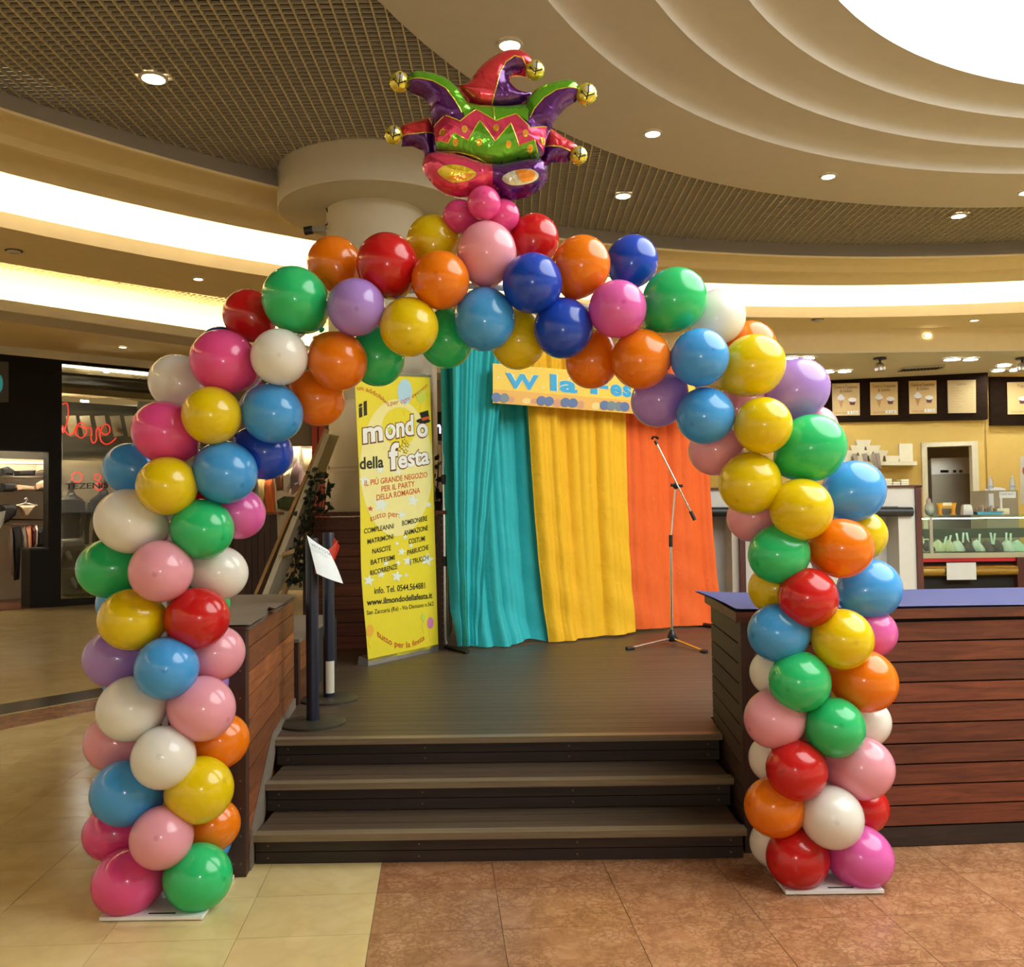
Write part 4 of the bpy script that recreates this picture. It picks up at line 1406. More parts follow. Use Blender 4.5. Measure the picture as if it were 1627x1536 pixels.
for x_, y_, r_, dd, lab in ((769, 323, 27, -0.10, 'small hot pink balloon at the front of the cluster under the mask'), (731, 344, 27, 0.0, 'small hot pink balloon at the left of the cluster under the mask'), (798, 343, 27, 0.0, 'small hot pink balloon at the right of the cluster under the mask'), (768, 352, 26, 0.1, 'small hot pink balloon at the back of the cluster under the mask')):
    d = DP(770) + dd
    c = P(x_, y_, d)
    o = bpy.data.objects.new('balloon', bal_me['hot pink'])
    COL.objects.link(o)
    o.rotation_mode = 'QUATERNION'
    o.rotation_quaternion = Vector((0, 0, 1)).rotation_difference((c - P(769, 352, DP(770) + 0.03)).normalized())
    o.scale = [r_ * d / F] * 3
    o.location = c
    tag(o, lab, 'balloon', 'small pink balloons under the mask')

# ------------------------------------------------------------------ foil jester mask balloon on top
MD = DP(770) - 0.02
foil = {}
for nm, c in (('red', (0.72, 0.04, 0.06)), ('pinkred', (0.74, 0.05, 0.14)), ('green', (0.12, 0.42, 0.015)), ('purple', (0.10, 0.012, 0.15)), ('gold', (0.72, 0.60, 0.05)), ('yellow', (0.85, 0.62, 0.03)), ('orange', (0.85, 0.30, 0.03)), ('silver', (0.65, 0.62, 0.5))):
    m = mat('foil_' + nm, c, 0.2, metal=0.55, coat=0.6)
    N, L = m.node_tree.nodes, m.node_tree.links
    geo = N.new('ShaderNodeNewGeometry')
    n1 = N.new('ShaderNodeTexNoise')
    n1.inputs['Scale'].default_value = 13
    n1.inputs['Detail'].default_value = 1
    n1.inputs['Distortion'].default_value = 1.5
    L.new(geo.outputs['Position'], n1.inputs['Vector'])
    bpn = N.new('ShaderNodeBump')
    bpn.inputs['Strength'].default_value = 0.35
    bpn.inputs['Distance'].default_value = 0.02
    L.new(n1.outputs['Fac'], bpn.inputs['Height'])
    L.new(bpn.outputs[0], N['Principled BSDF'].inputs['Normal'])
    foil[nm] = m
mask = thing('jester_mask_balloon', P(770, 300, MD), 'shiny foil balloon shaped as a jester hat over an eye mask', 'foil balloon')
mpl = Plane(P(770, 200, MD), (0.08, -1, 0))


def mk(x_, y_):
    return (580 + x_ / 4.0675, 50 + y_ / 4.0675)


MO = mpl.at(*mk(815, 800))


def mloc(p):
    q = mpl.at(*mk(*p))
    return ((q - MO).dot(mpl.u), (q - MO).dot(mpl.v))


def dist_poly(p, poly):
    best = 1e9
    n = len(poly)
    for i in range(n):
        ax_, ay = poly[i]
        bx_, by = poly[(i + 1) % n]
        dx, dy = bx_ - ax_, by - ay
        t = max(0, min(1, ((p[0] - ax_) * dx + (p[1] - ay) * dy) / (dx * dx + dy * dy + 1e-12)))
        best = min(best, hypot(p[0] - ax_ - t * dx, p[1] - ay - t * dy))
    return best


def inside(p, poly):
    c = False
    n = len(poly)
    j = n - 1
    for i in range(n):
        if (poly[i][1] > p[1]) != (poly[j][1] > p[1]) and p[0] < (poly[j][0] - poly[i][0]) * (p[1] - poly[i][1]) / (poly[j][1] - poly[i][1]) + poly[i][0]:
            c = not c
        j = i
    return c


def smooth_poly(poly, it=2):
    for _ in range(it):
        o = []
        n = len(poly)
        for i in range(n):
            a_, b_ = poly[i], poly[(i + 1) % n]
            o += [(a_[0] * 0.75 + b_[0] * 0.25, a_[1] * 0.75 + b_[1] * 0.25), (a_[0] * 0.25 + b_[0] * 0.75, a_[1] * 0.25 + b_[1] * 0.75)]
        poly = o
    return poly


def subdiv(poly, step):
    o = []
    n = len(poly)
    for i in range(n):
        a_, b_ = Vector(poly[i]), Vector(poly[(i + 1) % n])
        k = max(1, int((b_ - a_).length / step))
        o += [tuple(a_.lerp(b_, t / k)) for t in range(k)]
    return o


class Pillow:
    """an inflated outline: outline in crop pixels, thickness in metres"""

    def __init__(self, poly, thick, width, base=0.0, sm=2):
        self.poly = [mloc(p) for p in (smooth_poly(poly, sm) if sm else poly)]
        self.thick, self.width, self.base = thick, width, base

    def h(self, p):
        if not inside(p, self.poly):
            return self.base
        d = min(1.0, dist_poly(p, self.poly) / self.width)
        w = math.sqrt(max(0.0, 1 - (1 - d) ** 2))
        return self.base + self.thick * w

    def tri(self, poly, step):
        poly = subdiv(poly, step)
        xs = [p[0] for p in poly]
        ys = [p[1] for p in poly]
        pts = [Vector(p) for p in poly]
        n = len(pts)
        x_ = min(xs)
        k = 0
        while x_ < max(xs):
            y_ = min(ys) + (step / 2 if k % 2 else 0)
            while y_ < max(ys):
                if inside((x_, y_), poly) and dist_poly((x_, y_), poly) > step * 0.35:
                    pts.append(Vector((x_, y_)))
                y_ += step
            x_ += step * 0.866
            k += 1
        v, e, f, _, _, _ = delaunay_2d_cdt(pts, [(i, (i + 1) % n) for i in range(n)], [], 1, 1e-6)
        return v, f

    def build(self, name, m_, parent, step=0.012):
        v, f = self.tri(self.poly, step)
        mb = MB()
        fr = [MO + mpl.u * p.x + mpl.v * p.y + mpl.n * self.h((p.x, p.y)) for p in v]
        bk = [MO + mpl.u * p.x + mpl.v * p.y + mpl.n * (2 * self.base - self.h((p.x, p.y))) for p in v]
        mb.add(fr, f).add(bk, [list(q)[::-1] for q in f])
        return obj(name, mb, m_, parent, smooth='all')

    def overlay(self, poly, name, m_, parent, lift=0.0025, step=0.012, sm=0):
        pl2 = [mloc(p) for p in (smooth_poly(poly, sm) if sm else poly)]
        v, f = self.tri(pl2, step)
        fr = [MO + mpl.u * p.x + mpl.v * p.y + mpl.n * (self.h((p.x, p.y)) + lift) for p in v]
        return obj(name, MB().add(fr, f), m_, parent, smooth='all')

    def line(self, pts, name, m_, parent, r=0.0025):
        q = []
        pts = [Vector(mloc(p)) for p in pts]
        for i in range(len(pts) - 1):
            for k in range(6):
                p = pts[i].lerp(pts[i + 1], k / 6)
                q.append(MO + mpl.u * p.x + mpl.v * p.y + mpl.n * (self.h((p.x, p.y)) + 0.003))
        p = pts[-1]
        q.append(MO + mpl.u * p.x + mpl.v * p.y + mpl.n * (self.h((p.x, p.y)) + 0.003))
        return obj(name, MB().tube(q, r, 5), m_, parent)


# face mask
maskP = Pillow([(370, 850), (390, 800), (470, 785), (600, 800), (820, 880), (1010, 840), (1130, 830), (1175, 870), (1170, 960), (1130, 1020), (1040, 1070), (950, 1090), (880, 1075), (815, 1010), (760, 1050), (650, 1080), (540, 1065), (460, 1020), (410, 960), (375, 910)], 0.085, 0.10, 0.01, 1)
mo = maskP.build('eye_mask', foil['pinkred'], mask)
maskP.overlay([(818, 880), (1010, 838), (1132, 828), (1180, 868), (1178, 962), (1136, 1026), (1043, 1078), (950, 1098), (876, 1082), (820, 1008)], 'purple_half', foil['purple'], mo)
maskP.overlay([(458, 945), (520, 915), (610, 915), (680, 940), (722, 970), (680, 1005), (610, 1020), (550, 1015), (500, 985)], 'eye_opening', foil['gold'], mo, 0.006, sm=1)
maskP.overlay([(466, 946), (525, 923), (610, 922), (676, 946), (706, 968), (640, 975), (570, 985), (520, 985)], 'eye_tint', foil['yellow'], mo, 0.009)
maskP.overlay([(520, 985), (570, 985), (640, 975), (706, 970), (670, 998), (610, 1013), (552, 1009)], 'eye_tint', foil['orange'], mo, 0.009)
maskP.overlay([(868, 990), (930, 955), (1010, 938), (1080, 945), (1118, 968), (1090, 1005), (1020, 1030), (950, 1038), (900, 1025)], 'eye_opening', foil['silver'], mo, 0.006, sm=1)
maskP.overlay([(960, 950), (1010, 944), (1070, 950), (1090, 970), (1070, 1005), (1010, 1020), (985, 1000)], 'eye_tint', foil['orange'], mo, 0.009)
maskP.overlay([(885, 990), (930, 962), (955, 955), (965, 1000), (985, 1028), (945, 1030), (905, 1016)], 'eye_tint', foil['silver'], mo, 0.009)
# hat body
hat = Pillow([(440, 520), (480, 470), (600, 450), (700, 480), (820, 490), (950, 490), (1060, 470), (1160, 520), (1215, 600), (1180, 700), (1150, 830), (1000, 845), (820, 890), (640, 830), (480, 800), (440, 790), (430, 640)], 0.095, 0.13, 0.0, 1)
hb_ = hat.build('hat_band', foil['purple'], mask)
hat.overlay([(600, 470), (700, 485), (820, 495), (950, 495), (1050, 480), (1040, 640), (960, 580), (845, 640), (700, 545), (640, 610)], 'green_crown', foil['green'], hb_)
hat.overlay([(445, 640), (515, 592), (610, 640), (712, 552), (835, 635), (965, 585), (1055, 680), (1165, 650), (1150, 800), (1085, 745), (985, 780), (930, 650), (832, 760), (735, 630), (660, 750), (570, 705), (535, 760), (455, 740)], 'pink_zigzag', foil['pinkred'], hb_)
hat.overlay([(455, 745), (535, 765), (572, 710), (660, 755), (735, 636), (832, 768), (930, 655), (985, 786), (1082, 750), (1130, 835), (1010, 845), (820, 885), (600, 800), (470, 785)], 'green_zigzag', foil['green'], hb_)
for ln in ([(455, 740), (535, 762), (571, 707), (660, 752), (735, 633), (832, 764), (930, 652), (985, 783), (1083, 748), (1105, 810)], [(445, 640), (515, 592), (610, 640), (712, 552), (835, 635), (965, 585), (1055, 680), (1165, 650)], [(460, 790), (600, 805), (700, 830), (820, 885), (1000, 845), (1130, 835)], [(820, 495), (830, 630)]):
    hat.line(ln, 'gold_piping', foil['gold'], hb_)
for (x_, y_) in ((498, 698), (640, 690), (838, 683), (1025, 715), (1140, 740), (583, 758), (733, 765), (918, 778), (1058, 795)):
    big = ell_px(x_, y_, 19, 22, 12)
    hat.overlay(big, 'gold_ring', foil['gold'], hb_, 0.005, 0.006)
    hat.overlay(ell_px(x_, y_, 13, 15, 10), 'red_dot', foil['orange'], hb_, 0.008, 0.006)


def horn(upper, lower, divider, mu, ml, name, thick=0.06, width=0.055, base=0.0):
    """two tone horn: upper outline, lower outline back, dividing piping between"""
    out = upper + lower
    pw_ = Pillow(out, thick, width, base, 1)
    o = pw_.build(name, mu, mask)
    gx = sum(p[0] for p in out) / len(out)
    gy = sum(p[1] for p in out) / len(out)
    ext = []
    for p in lower:
        l_ = hypot(p[0] - gx, p[1] - gy)
        ext.append((p[0] + (p[0] - gx) / l_ * 9, p[1] + (p[1] - gy) / l_ * 9))
    pw_.overlay((divider if hypot(divider[-1][0] - lower[0][0], divider[-1][1] - lower[0][1]) < hypot(divider[0][0] - lower[0][0], divider[0][1] - lower[0][1]) else divider[::-1]) + ext, 'lower_panel', ml, o)
    pw_.line(divider, 'gold_piping', foil['gold'], o)
    return o


# left and right green horns
horn([(285, 300), (340, 285), (440, 300), (520, 330), (600, 390), (650, 470), (720, 560)], [(640, 620), (560, 640), (470, 610), (430, 560), (425, 490), (380, 450), (300, 420), (270, 390)], [(275, 362), (360, 368), (440, 385), (520, 430), (580, 510), (640, 612)], foil['green'], foil['purple'], 'hat_horn', base=0.035)
horn([(1010, 640), (1020, 500), (1060, 430), (1130, 380), (1220, 350), (1310, 340), (1370, 365)], [(1375, 420), (1345, 480), (1290, 510), (1230, 570), (1200, 640), (1140, 660), (1060, 670)], [(1370, 415), (1300, 425), (1220, 440), (1140, 490), (1080, 560), (1040, 640)], foil['green'], foil['purple'], 'hat_horn', base=0.035)
# low side horns
horn([(210, 590), (280, 565), (350, 545), (440, 520)], [(445, 800), (390, 800), (370, 740), (310, 710), (240, 715)], [(245, 665), (330, 660), (440, 645)], foil['red'], foil['purple'], 'hat_horn', 0.045, 0.05, -0.045)
horn([(1170, 590), (1220, 600), (1290, 660), (1350, 690), (1390, 720)], [(1380, 770), (1310, 815), (1220, 815), (1170, 850), (1150, 800)], [(1165, 735), (1260, 745), (1330, 770)], foil['red'], foil['purple'], 'hat_horn', 0.045, 0.05, -0.045)
# tall centre horn with a hooked tip
ch = Pillow([(585, 350), (670, 330), (700, 270), (760, 200), (850, 140), (930, 110), (1010, 115), (1070, 150), (1105, 210), (1100, 250), (1050, 280), (1000, 270), (960, 270), (930, 300), (950, 340), (1010, 390), (1100, 385), (1060, 450), (960, 500), (820, 505), (700, 480), (620, 400)], 0.075, 0.075, -0.02, 1)
co = ch.build('hat_horn', foil['red'], mask)
ch.overlay([(820, 495), (850, 380), (870, 300), (905, 235), (960, 200), (1010, 215), (1030, 245), (1010, 270), (960, 268), (928, 300), (948, 342), (1010, 392), (1090, 392), (1055, 445), (955, 495)], 'purple_panel', foil['purple'], co)
ch.line([(815, 495), (848, 380), (868, 298), (905, 232), (960, 195), (1010, 205), (1035, 245)], 'gold_piping', foil['gold'], co)
# five bells
for (x_, y_, r_) in ((225, 360, 62), (185, 662, 58), (1090, 285, 60), (1418, 437, 66), (1382, 795, 56)):
    out = []
    for i in range(36):
        a_ = 2 * pi * i / 36
        rr_ = r_ * (1.0 + (0.07 if i % 2 else 0.0))
        out.append((x_ + rr_ * cos(a_), y_ + rr_ * 1.05 * sin(a_)))
    bl = Pillow(out, 0.035, 0.045, 0.05 if y_ < 500 else -0.01, 0)
    bo = bl.build('bell', foil['gold'], mask, 0.008)
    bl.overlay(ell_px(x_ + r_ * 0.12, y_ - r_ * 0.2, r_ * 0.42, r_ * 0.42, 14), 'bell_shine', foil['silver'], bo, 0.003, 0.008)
    bl.line([(x_ - r_ * 0.55, y_ + r_ * 0.1), (x_ - r_ * 0.1, y_ + r_ * 0.55), (x_ + r_ * 0.65, y_ + r_ * 0.25)], 'bell_slot', M['black'], bo, 0.0028)
    bl.line([(x_ + r_ * 0.15, y_ - r_ * 0.5), (x_ + r_ * 0.1, y_ + r_ * 0.1), (x_ - r_ * 0.05, y_ + r_ * 0.8)], 'bell_slot', M['black'], bo, 0.0028)
    for sx_, sy_ in ((-0.55, 0.1), (0.65, 0.25), (0.15, -0.5)):
        bl.overlay(ell_px(x_ + r_ * sx_, y_ + r_ * sy_, 7, 7, 8), 'bell_slot_end', M['black'], bo, 0.005, 0.004)

# ------------------------------------------------------------------ left: clothes shop
fpl = vplane((-9.53, 17.0), (-7.42, 18.9))


def fp(px):
    q = fpl.at(px, 800)
    return (q.x, q.y)


def back(pl, dist):
    return Plane(pl.p - pl.n * dist, pl.n)


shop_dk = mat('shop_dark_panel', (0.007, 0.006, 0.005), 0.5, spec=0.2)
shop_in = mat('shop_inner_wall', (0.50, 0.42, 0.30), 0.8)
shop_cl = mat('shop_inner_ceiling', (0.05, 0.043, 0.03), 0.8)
wl = struct('wall_left')
obj('fascia_band', MB().slab(fp(-90), fp(430), 0.25, 4.79, 4.95), M['plaster_white'], wl)
hz0 = fpl.at(40, 716).z
obj('header_panel', MB().slab(fp(-90), fp(78), 0.25, hz0, 4.79), shop_dk, wl)
obj('corner_pillar', MB().slab(fp(77), fp(97.5), 0.35, 0, 4.79), shop_dk, wl)
f2 = back(fpl, 2.6)
q0, q1 = f2.at(-260, 800), f2.at(470, 800)
obj('shop_back_wall', MB().slab((q0.x, q0.y), (q1.x, q1.y), 0.1, 0, 4.3), shop_in, wl)
obj('added_dark_band', MB().slab((q0.x + f2.n.x * 0.02, q0.y + f2.n.y * 0.02), (q1.x + f2.n.x * 0.02, q1.y + f2.n.y * 0.02), 0.02, 3.0, 4.3), shop_cl, wl)  # dark band added so the lamp-lit upper wall stays dim
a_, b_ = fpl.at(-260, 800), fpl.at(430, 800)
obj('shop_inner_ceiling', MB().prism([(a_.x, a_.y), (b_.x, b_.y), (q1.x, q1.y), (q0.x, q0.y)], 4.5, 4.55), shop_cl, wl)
tube_m = mat('fluorescent_tube', (1, 1, 0.9), 0.5, emit=(1.0, 0.93, 0.75), estr=4.0)
tube_w = mat('unseen_fill_light', (1, 1, 0.9), 0.5, emit=(1.0, 0.86, 0.62), estr=85.0)  # for added lamps that brighten the shop interiors
f1 = back(fpl, 0.5)
p0, p1 = f1.at(98, 579), f1.at(236, 594)
tag(obj('strip_lamp', MB().tube([p0, p1], 0.045, 6), tube_m), 'long white strip lamp along the top of the clothes shop window', 'lamp')
f3 = back(fpl, 1.3)
p0, p1 = f3.at(-20, 688), f3.at(74, 690)
tag(obj('strip_lamp', MB().tube([p0, p1], 0.08, 6), tube_w), 'strip lamp behind the dark shop header, lighting the clothes shelves', 'lamp')  # added lamp, out of sight, to brighten the shelf wall
p0, p1 = f3.at(100, 606), f3.at(300, 625)
f12 = back(fpl, 1.15)
p2_, p3_ = f12.at(90, 600), f12.at(335, 620)
obj('added_lamp_shield', MB().slab((p2_.x, p2_.y), (p3_.x, p3_.y), 0.03, p0.z - 0.22, 4.5), shop_cl, wl)  # board added to keep the window lamp's reflection off the floor
p0.z = p1.z = p0.z + 0.0
tag(obj('strip_lamp', MB().tube([p0, p1], 0.02, 6), mat('window_fill_lamp', (1, 1, 0.9), 0.5, emit=(1.0, 0.9, 0.7), estr=85.0)), 'second strip lamp over the mannequins inside the clothes shop window', 'lamp')  # added unseen lamp that lifts the window interior
obj('ceiling_beam', MB().slab((f1.at(98, 617).x, f1.at(98, 617).y), (f1.at(300, 617).x, f1.at(300, 617).y), 0.4, f1.at(150, 628).z, f1.at(150, 618).z), M['plaster_tan'], wl)
for k, (x_, y_, w_) in enumerate(((140, 601, 5), (103, 634, 9), (107, 646, 10), (196, 642, 8))):
    c = f2.at(x_, y_, 1.2)
    tag(obj('shop_lamp', MB().box(c.x - w_ * 0.006, c.x + w_ * 0.006, c.y - 0.06, c.y + 0.06, c.z - 0.015, c.z + 0.015), lamp_cool), ['small lamp highest inside the clothes shop window', 'bright lamp above the red love sign, upper of two', 'bright lamp above the red love sign, lower of two', 'bright lamp inside the shop window left of the pale balloon'][k], 'lamp', 'lamps inside the clothes shop')
gl = glass('shop_glass', (0.80, 0.80, 0.74), 0.06)
w2 = struct('window_2')
obj('pane', MB().slab(fp(97.5), fp(425), 0.02, 0.14, 4.79), gl, w2)
obj('bottom_frame', MB().slab(fp(97.5), fp(425), 0.10, 0.0, 0.14), shop_dk, w2)
obj('top_frame', MB().slab(fp(97.5), fp(425), 0.08, 4.72, 4.79), shop_dk, w2)
obj('wood_sill_floor', MB().prism([fp(-90), fp(77), (f2.at(77, 800).x, f2.at(77, 800).y), (f2.at(-200, 800).x, f2.at(-200, 800).y)], 0.0, 0.012), wood('shop_floor_wood', (0.10, 0.03, 0.012), (0.2, 0.07, 0.03), (3, 3, 3), rough=0.25), wl)


def flat(name, pts, pl, thick, m_, parent=None):
    """a soft flat thing (garment, card) hung on a plane, with real thickness"""
    n = len(pts)
    cx_ = sum(p[0] for p in pts) / n
    cy_ = sum(p[1] for p in pts) / n
    fr = [pl.at(*p, thick * 0.25) for p in pts]
    md = [pl.at(cx_ + (p[0] - cx_) * 0.6, cy_ + (p[1] - cy_) * 0.6, thick) for p in pts]
    ce = pl.at(cx_, cy_, thick * 1.1)
    bk = [pl.at(*p, 0) for p in pts]
    vs = fr + md + [ce] + bk
    fs = [(i, (i + 1) % n, n + (i + 1) % n, n + i) for i in range(n)] + [(n + i, n + (i + 1) % n, 2 * n) for i in range(n)]
    fs += [(2 * n + 1 + i, 2 * n + 1 + (i + 1) % n, (i + 1) % n, i) for i in range(n)] + [[2 * n + 1 + i for i in range(n)][::-1]]
    return obj(name, MB().add(vs, fs), m_, parent, smooth=True)


g_blk = mat('cloth_black', (0.012, 0.011, 0.012), 0.9)
g_pch = mat('cloth_peach', (0.60, 0.42, 0.28), 0.8)
g_slm = mat('cloth_salmon', (0.62, 0.26, 0.13), 0.8)
g_gry = mat('cloth_greige', (0.24, 0.19, 0.15), 0.8)
g_wht = mat('cloth_white', (0.66, 0.60, 0.5), 0.8)
g_red = mat('cloth_darkred', (0.14, 0.012, 0.015), 0.8)
g_dgr = mat('cloth_dark_grey', (0.09, 0.085, 0.08), 0.8)
f25 = back(fpl, 2.3)
for k, (y_, lab) in enumerate(((737, 'highest'), (759, 'second highest'), (779, 'third highest'), (826, 'lowest'))):
    p0, p1 = f25.at(-30, y_), f25.at(76, y_ + 1)
    tag(obj('shelf_rail', MB().hexa([p0, p1, p1 + f25.n * 0.3, p0 + f25.n * 0.3], [p0 + Vector((0, 0, 0.03)), p1 + Vector((0, 0, 0.03)), p1 + f25.n * 0.3 + Vector((0, 0, 0.03)), p0 + f25.n * 0.3 + Vector((0, 0, 0.03))]), g_blk if k > 1 else g_wht), lab + ' wall shelf in the lit clothes shop at the left edge', 'shelf', 'shelves in the clothes shop')
f22 = back(fpl, 1.9)
GA = [('folded_clothes', [(59, 739), (76, 738), (76, 748), (58, 749)], g_pch, 'pile of folded peach clothes on the highest shop shelf', 'clothes'),
      ('black_briefs', [(22, 748), (56, 747), (55, 755), (23, 756)], g_blk, 'black folded garment on the second shelf, right of a black bra', 'garment'),
      ('black_bra', [(0, 744), (12, 741), (22, 747), (20, 755), (8, 754), (0, 757)], g_blk, 'black bra on the second shelf at the picture edge', 'garment'),
      ('peach_bra', [(57, 768), (66, 763), (76, 766), (76, 778), (58, 778)], g_pch, 'peach bra standing on the third shelf by the dark pillar', 'garment'),
      ('peach_shirt', [(26, 770), (56, 773), (56, 779), (26, 779)], g_pch, 'low pile of peach tops on the third shelf', 'clothes'),
      ('black_shirt', [(0, 767), (24, 768), (27, 777), (20, 781), (0, 781)], g_blk, 'black top lying on the third shelf at the picture edge', 'garment'),
      ('peach_briefs', [(24, 802), (57, 802), (52, 808), (42, 822), (36, 823), (32, 812)], g_pch, 'peach briefs on a white hanger below the third shelf', 'garment'),
      ('black_slip', [(0, 802), (20, 801), (27, 806), (24, 818), (14, 828), (0, 835)], g_blk, 'black slip on a hanger left of the peach briefs', 'garment'),
      ('grey_trousers', [(12, 838), (18, 836), (19, 870), (21, 915), (16, 912), (13, 880)], g_gry, 'grey hanging garment, leftmost on the shop rail', 'garment'),
      ('black_trousers', [(18, 838), (32, 836), (32, 880), (30, 920), (22, 922), (19, 880)], g_blk, 'long black trousers on the shop rail', 'garment'),
      ('greige_dress', [(33, 840), (39, 835), (41, 860), (44, 915), (38, 916), (34, 880)], g_gry, 'greige dress on the shop rail between black and salmon clothes', 'garment'),
      ('salmon_dress', [(40, 838), (48, 833), (49, 860), (46, 917), (42, 918), (41, 870)], g_slm, 'salmon dress on the shop rail', 'garment'),
      ('dark_red_dress', [(49, 838), (54, 836), (54, 868), (49, 871)], g_red, 'dark red dress on the shop rail', 'garment'),
      ('white_blouse', [(54, 836), (58, 834), (57, 870), (53, 871)], g_wht, 'white blouse on the shop rail', 'garment'),
      ('black_jacket', [(57, 843), (65, 838), (74, 844), (73, 871), (56, 871)], g_blk, 'black jacket on the shop rail, rightmost by the pillar', 'garment')]
for nm, pts, m_, lab, cat_ in GA:
    o = flat(nm, pts, f22, 0.16, m_)
    tag(o, lab, cat_, 'clothes in the left shop')
hg = f22.at(36, 800)
tag(obj('clothes_hanger', MB().tube([f22.at(24, 803, 0.1), f22.at(38, 799, 0.1), f22.at(40, 795, 0.1), f22.at(42, 793, 0.1), f22.at(40, 791, 0.1), f22.at(37, 793, 0.1)], 0.012, 6).tube([f22.at(38, 799, 0.1), f22.at(57, 803, 0.1)], 0.012, 6), M['white']), 'white plastic hanger carrying the peach briefs', 'hanger')
tag(obj('clothes_rail', MB().tube([f22.at(4, 833, 0.05), f22.at(76, 833, 0.05)], 0.015, 8), M['steel']), 'steel clothes rail with hanging dresses in the left shop', 'clothes rail')
dcard = flat('display_card', [(0, 813), (9, 811), (5, 832), (0, 840)], back(fpl, 0.6), 0.02, M['paper'])
tag(dcard, 'pale tilted card at the left picture edge in the clothes shop', 'card')
c0, c1 = fpl.at(47, 955), fpl.at(77, 955)
bin_ = thing('black_cabinet', c0, 'low black box beside the dark shop pillar', 'cabinet')
zb1 = fpl.at(60, 873).z
obj('body', MB().slab((c0.x, c0.y), (c1.x, c1.y), 0.6, 0.02, zb1), shop_dk, bin_)
obj('lid', MB().slab((c0.x - 0.01, c0.y - 0.01), (c1.x, c1.y), 0.62, zb1, zb1 + 0.03), M['black'], bin_)
# neon word
neon = mat('neon_red', (1, 0.1, 0.08), 0.5, emit=(1.0, 0.015, 0.012), estr=1.3)
fn = back(fpl, 0.35)
z1_ = lambda x_, y_: (x_ / 6.4, 540 + y_ / 6.4)
LOVE = [(635, 655), (665, 640), (688, 660), (695, 760), (672, 870), (640, 945), (635, 870), (660, 920), (700, 965), (745, 945), (785, 870), (830, 838), (868, 885), (880, 940), (840, 992), (800, 985), (770, 945), (795, 875), (850, 895), (905, 890), (932, 915), (925, 1000), (950, 1048), (980, 1015), (978, 930), (1000, 885), (1022, 930), (1065, 962), (1112, 940), (1112, 880), (1070, 855), (1040, 890), (1018, 960), (1032, 1030), (1085, 1060), (1140, 1035), (1190, 985)]
pts = [fn.at(*z1_(x_, y_)) for x_, y_ in LOVE]
sm = []
for i in range(len(pts) - 1):
    p0, p1, p2, p3 = pts[max(i - 1, 0)], pts[i], pts[i + 1], pts[min(i + 2, len(pts) - 1)]
    for k in range(4):
        t = k / 4
        sm.append(0.5 * ((2 * p1) + (p2 - p0) * t + (2 * p0 - 5 * p1 + 4 * p2 - p3) * t * t + (3 * p1 - p0 - 3 * p2 + p3) * t ** 3))
ns = thing('neon_sign', pts[20], 'red neon sign reading love in handwriting in the shop window', 'neon sign')
obj('tube', MB().tube(sm, 0.012, 6), neon, ns)
obj('wire', MB().tube([fn.at(98, 690), fn.at(99, 720), fn.at(98, 745), fn.at(98, 778)], 0.008, 5), M['white'], ns)
for k, (x_, y_, r_) in enumerate(((130, 757, 8), (163, 757, 5), (165, 772, 6))):  # neon reflections, built as glowing loops
    ring = [fn.at(x_ + r_ * cos(a_ * pi / 8) * (1 + 0.2 * sin(3 * a_)), y_ + r_ * sin(a_ * pi / 8), -0.3) for a_ in range(17)]
    tag(obj('neon_reflection', MB().tube(ring, 0.012, 5), neon), ['red light loop hanging under the love sign, left of the lettering', 'small red light loop beside the blue balloon, upper', 'small red light loop beside the blue balloon, lower'][k], 'string light')
write('TEZENIS', fpl, (104, 777), (172, 775), 9, p_blk, w2, 0.01, bold=0.01, name='window_lettering')
# reflections of the menu boards in the glass, built as tan cards; mannequins
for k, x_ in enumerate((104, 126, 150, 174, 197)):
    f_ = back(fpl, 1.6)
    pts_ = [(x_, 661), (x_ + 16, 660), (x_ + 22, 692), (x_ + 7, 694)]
    o = flat('poster', pts_, f_, 0.02, mat('reflection_tan', (0.42, 0.32, 0.17), 0.6))
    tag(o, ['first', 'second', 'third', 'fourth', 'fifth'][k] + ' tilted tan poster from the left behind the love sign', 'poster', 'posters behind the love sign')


def mannequin(px, y0, y1, w, m_, label, tagc):
    f_ = back(fpl, 0.9)
    top, bot = f_.at(px, y0), f_.at(px, y1)
    hgt = top.z - bot.z
    wm = w * 19.0 / F
    t = thing('mannequin', (bot.x, bot.y, 0.0), label, 'mannequin', 'mannequins in the shop window')
    pr_ = [(wm * 0.30, 0), (wm * 0.42, hgt * 0.12), (wm * 0.36, hgt * 0.35), (wm * 0.48, hgt * 0.62), (wm * 0.50, hgt * 0.76), (wm * 0.2, hgt * 0.86), (wm * 0.13, hgt * 0.92), (0.001, hgt * 0.93)]
    obj('torso', MB().lathe(pr_, bot, 18), m_, t, smooth=True)
    obj('head', MB().ball((bot.x, bot.y, bot.z + hgt * 1.02), wm * 0.17, wm * 0.18, hgt * 0.11, 12, 8), g_gry, t, smooth=True)
    obj('stand', MB().tube([(bot.x, bot.y, 0.02), bot], 0.02, 8).lathe([(0.18, 0.0), (0.18, 0.02), (0.02, 0.03)], (bot.x, bot.y, 0), 16), M['steel'], t)
    for s in (-1, 1):
        obj('sleeve', MB().tube([(bot.x + s * wm * 0.48, bot.y, bot.z + hgt * 0.72), (bot.x + s * wm * 0.62, bot.y - 0.05, bot.z + hgt * 0.4), (bot.x + s * wm * 0.55, bot.y - 0.12, bot.z + hgt * 0.08)], [wm * 0.13, wm * 0.11, wm * 0.08], 8), m_, t, smooth=True)
    flat('price_tag', [(px - 3, y0 + 11), (px + 5, y0 + 9), (px + 5, y0 + 14), (px - 2, y0 + 16)], back(fpl, 0.55), 0.02, M['paper'], t)
    return t


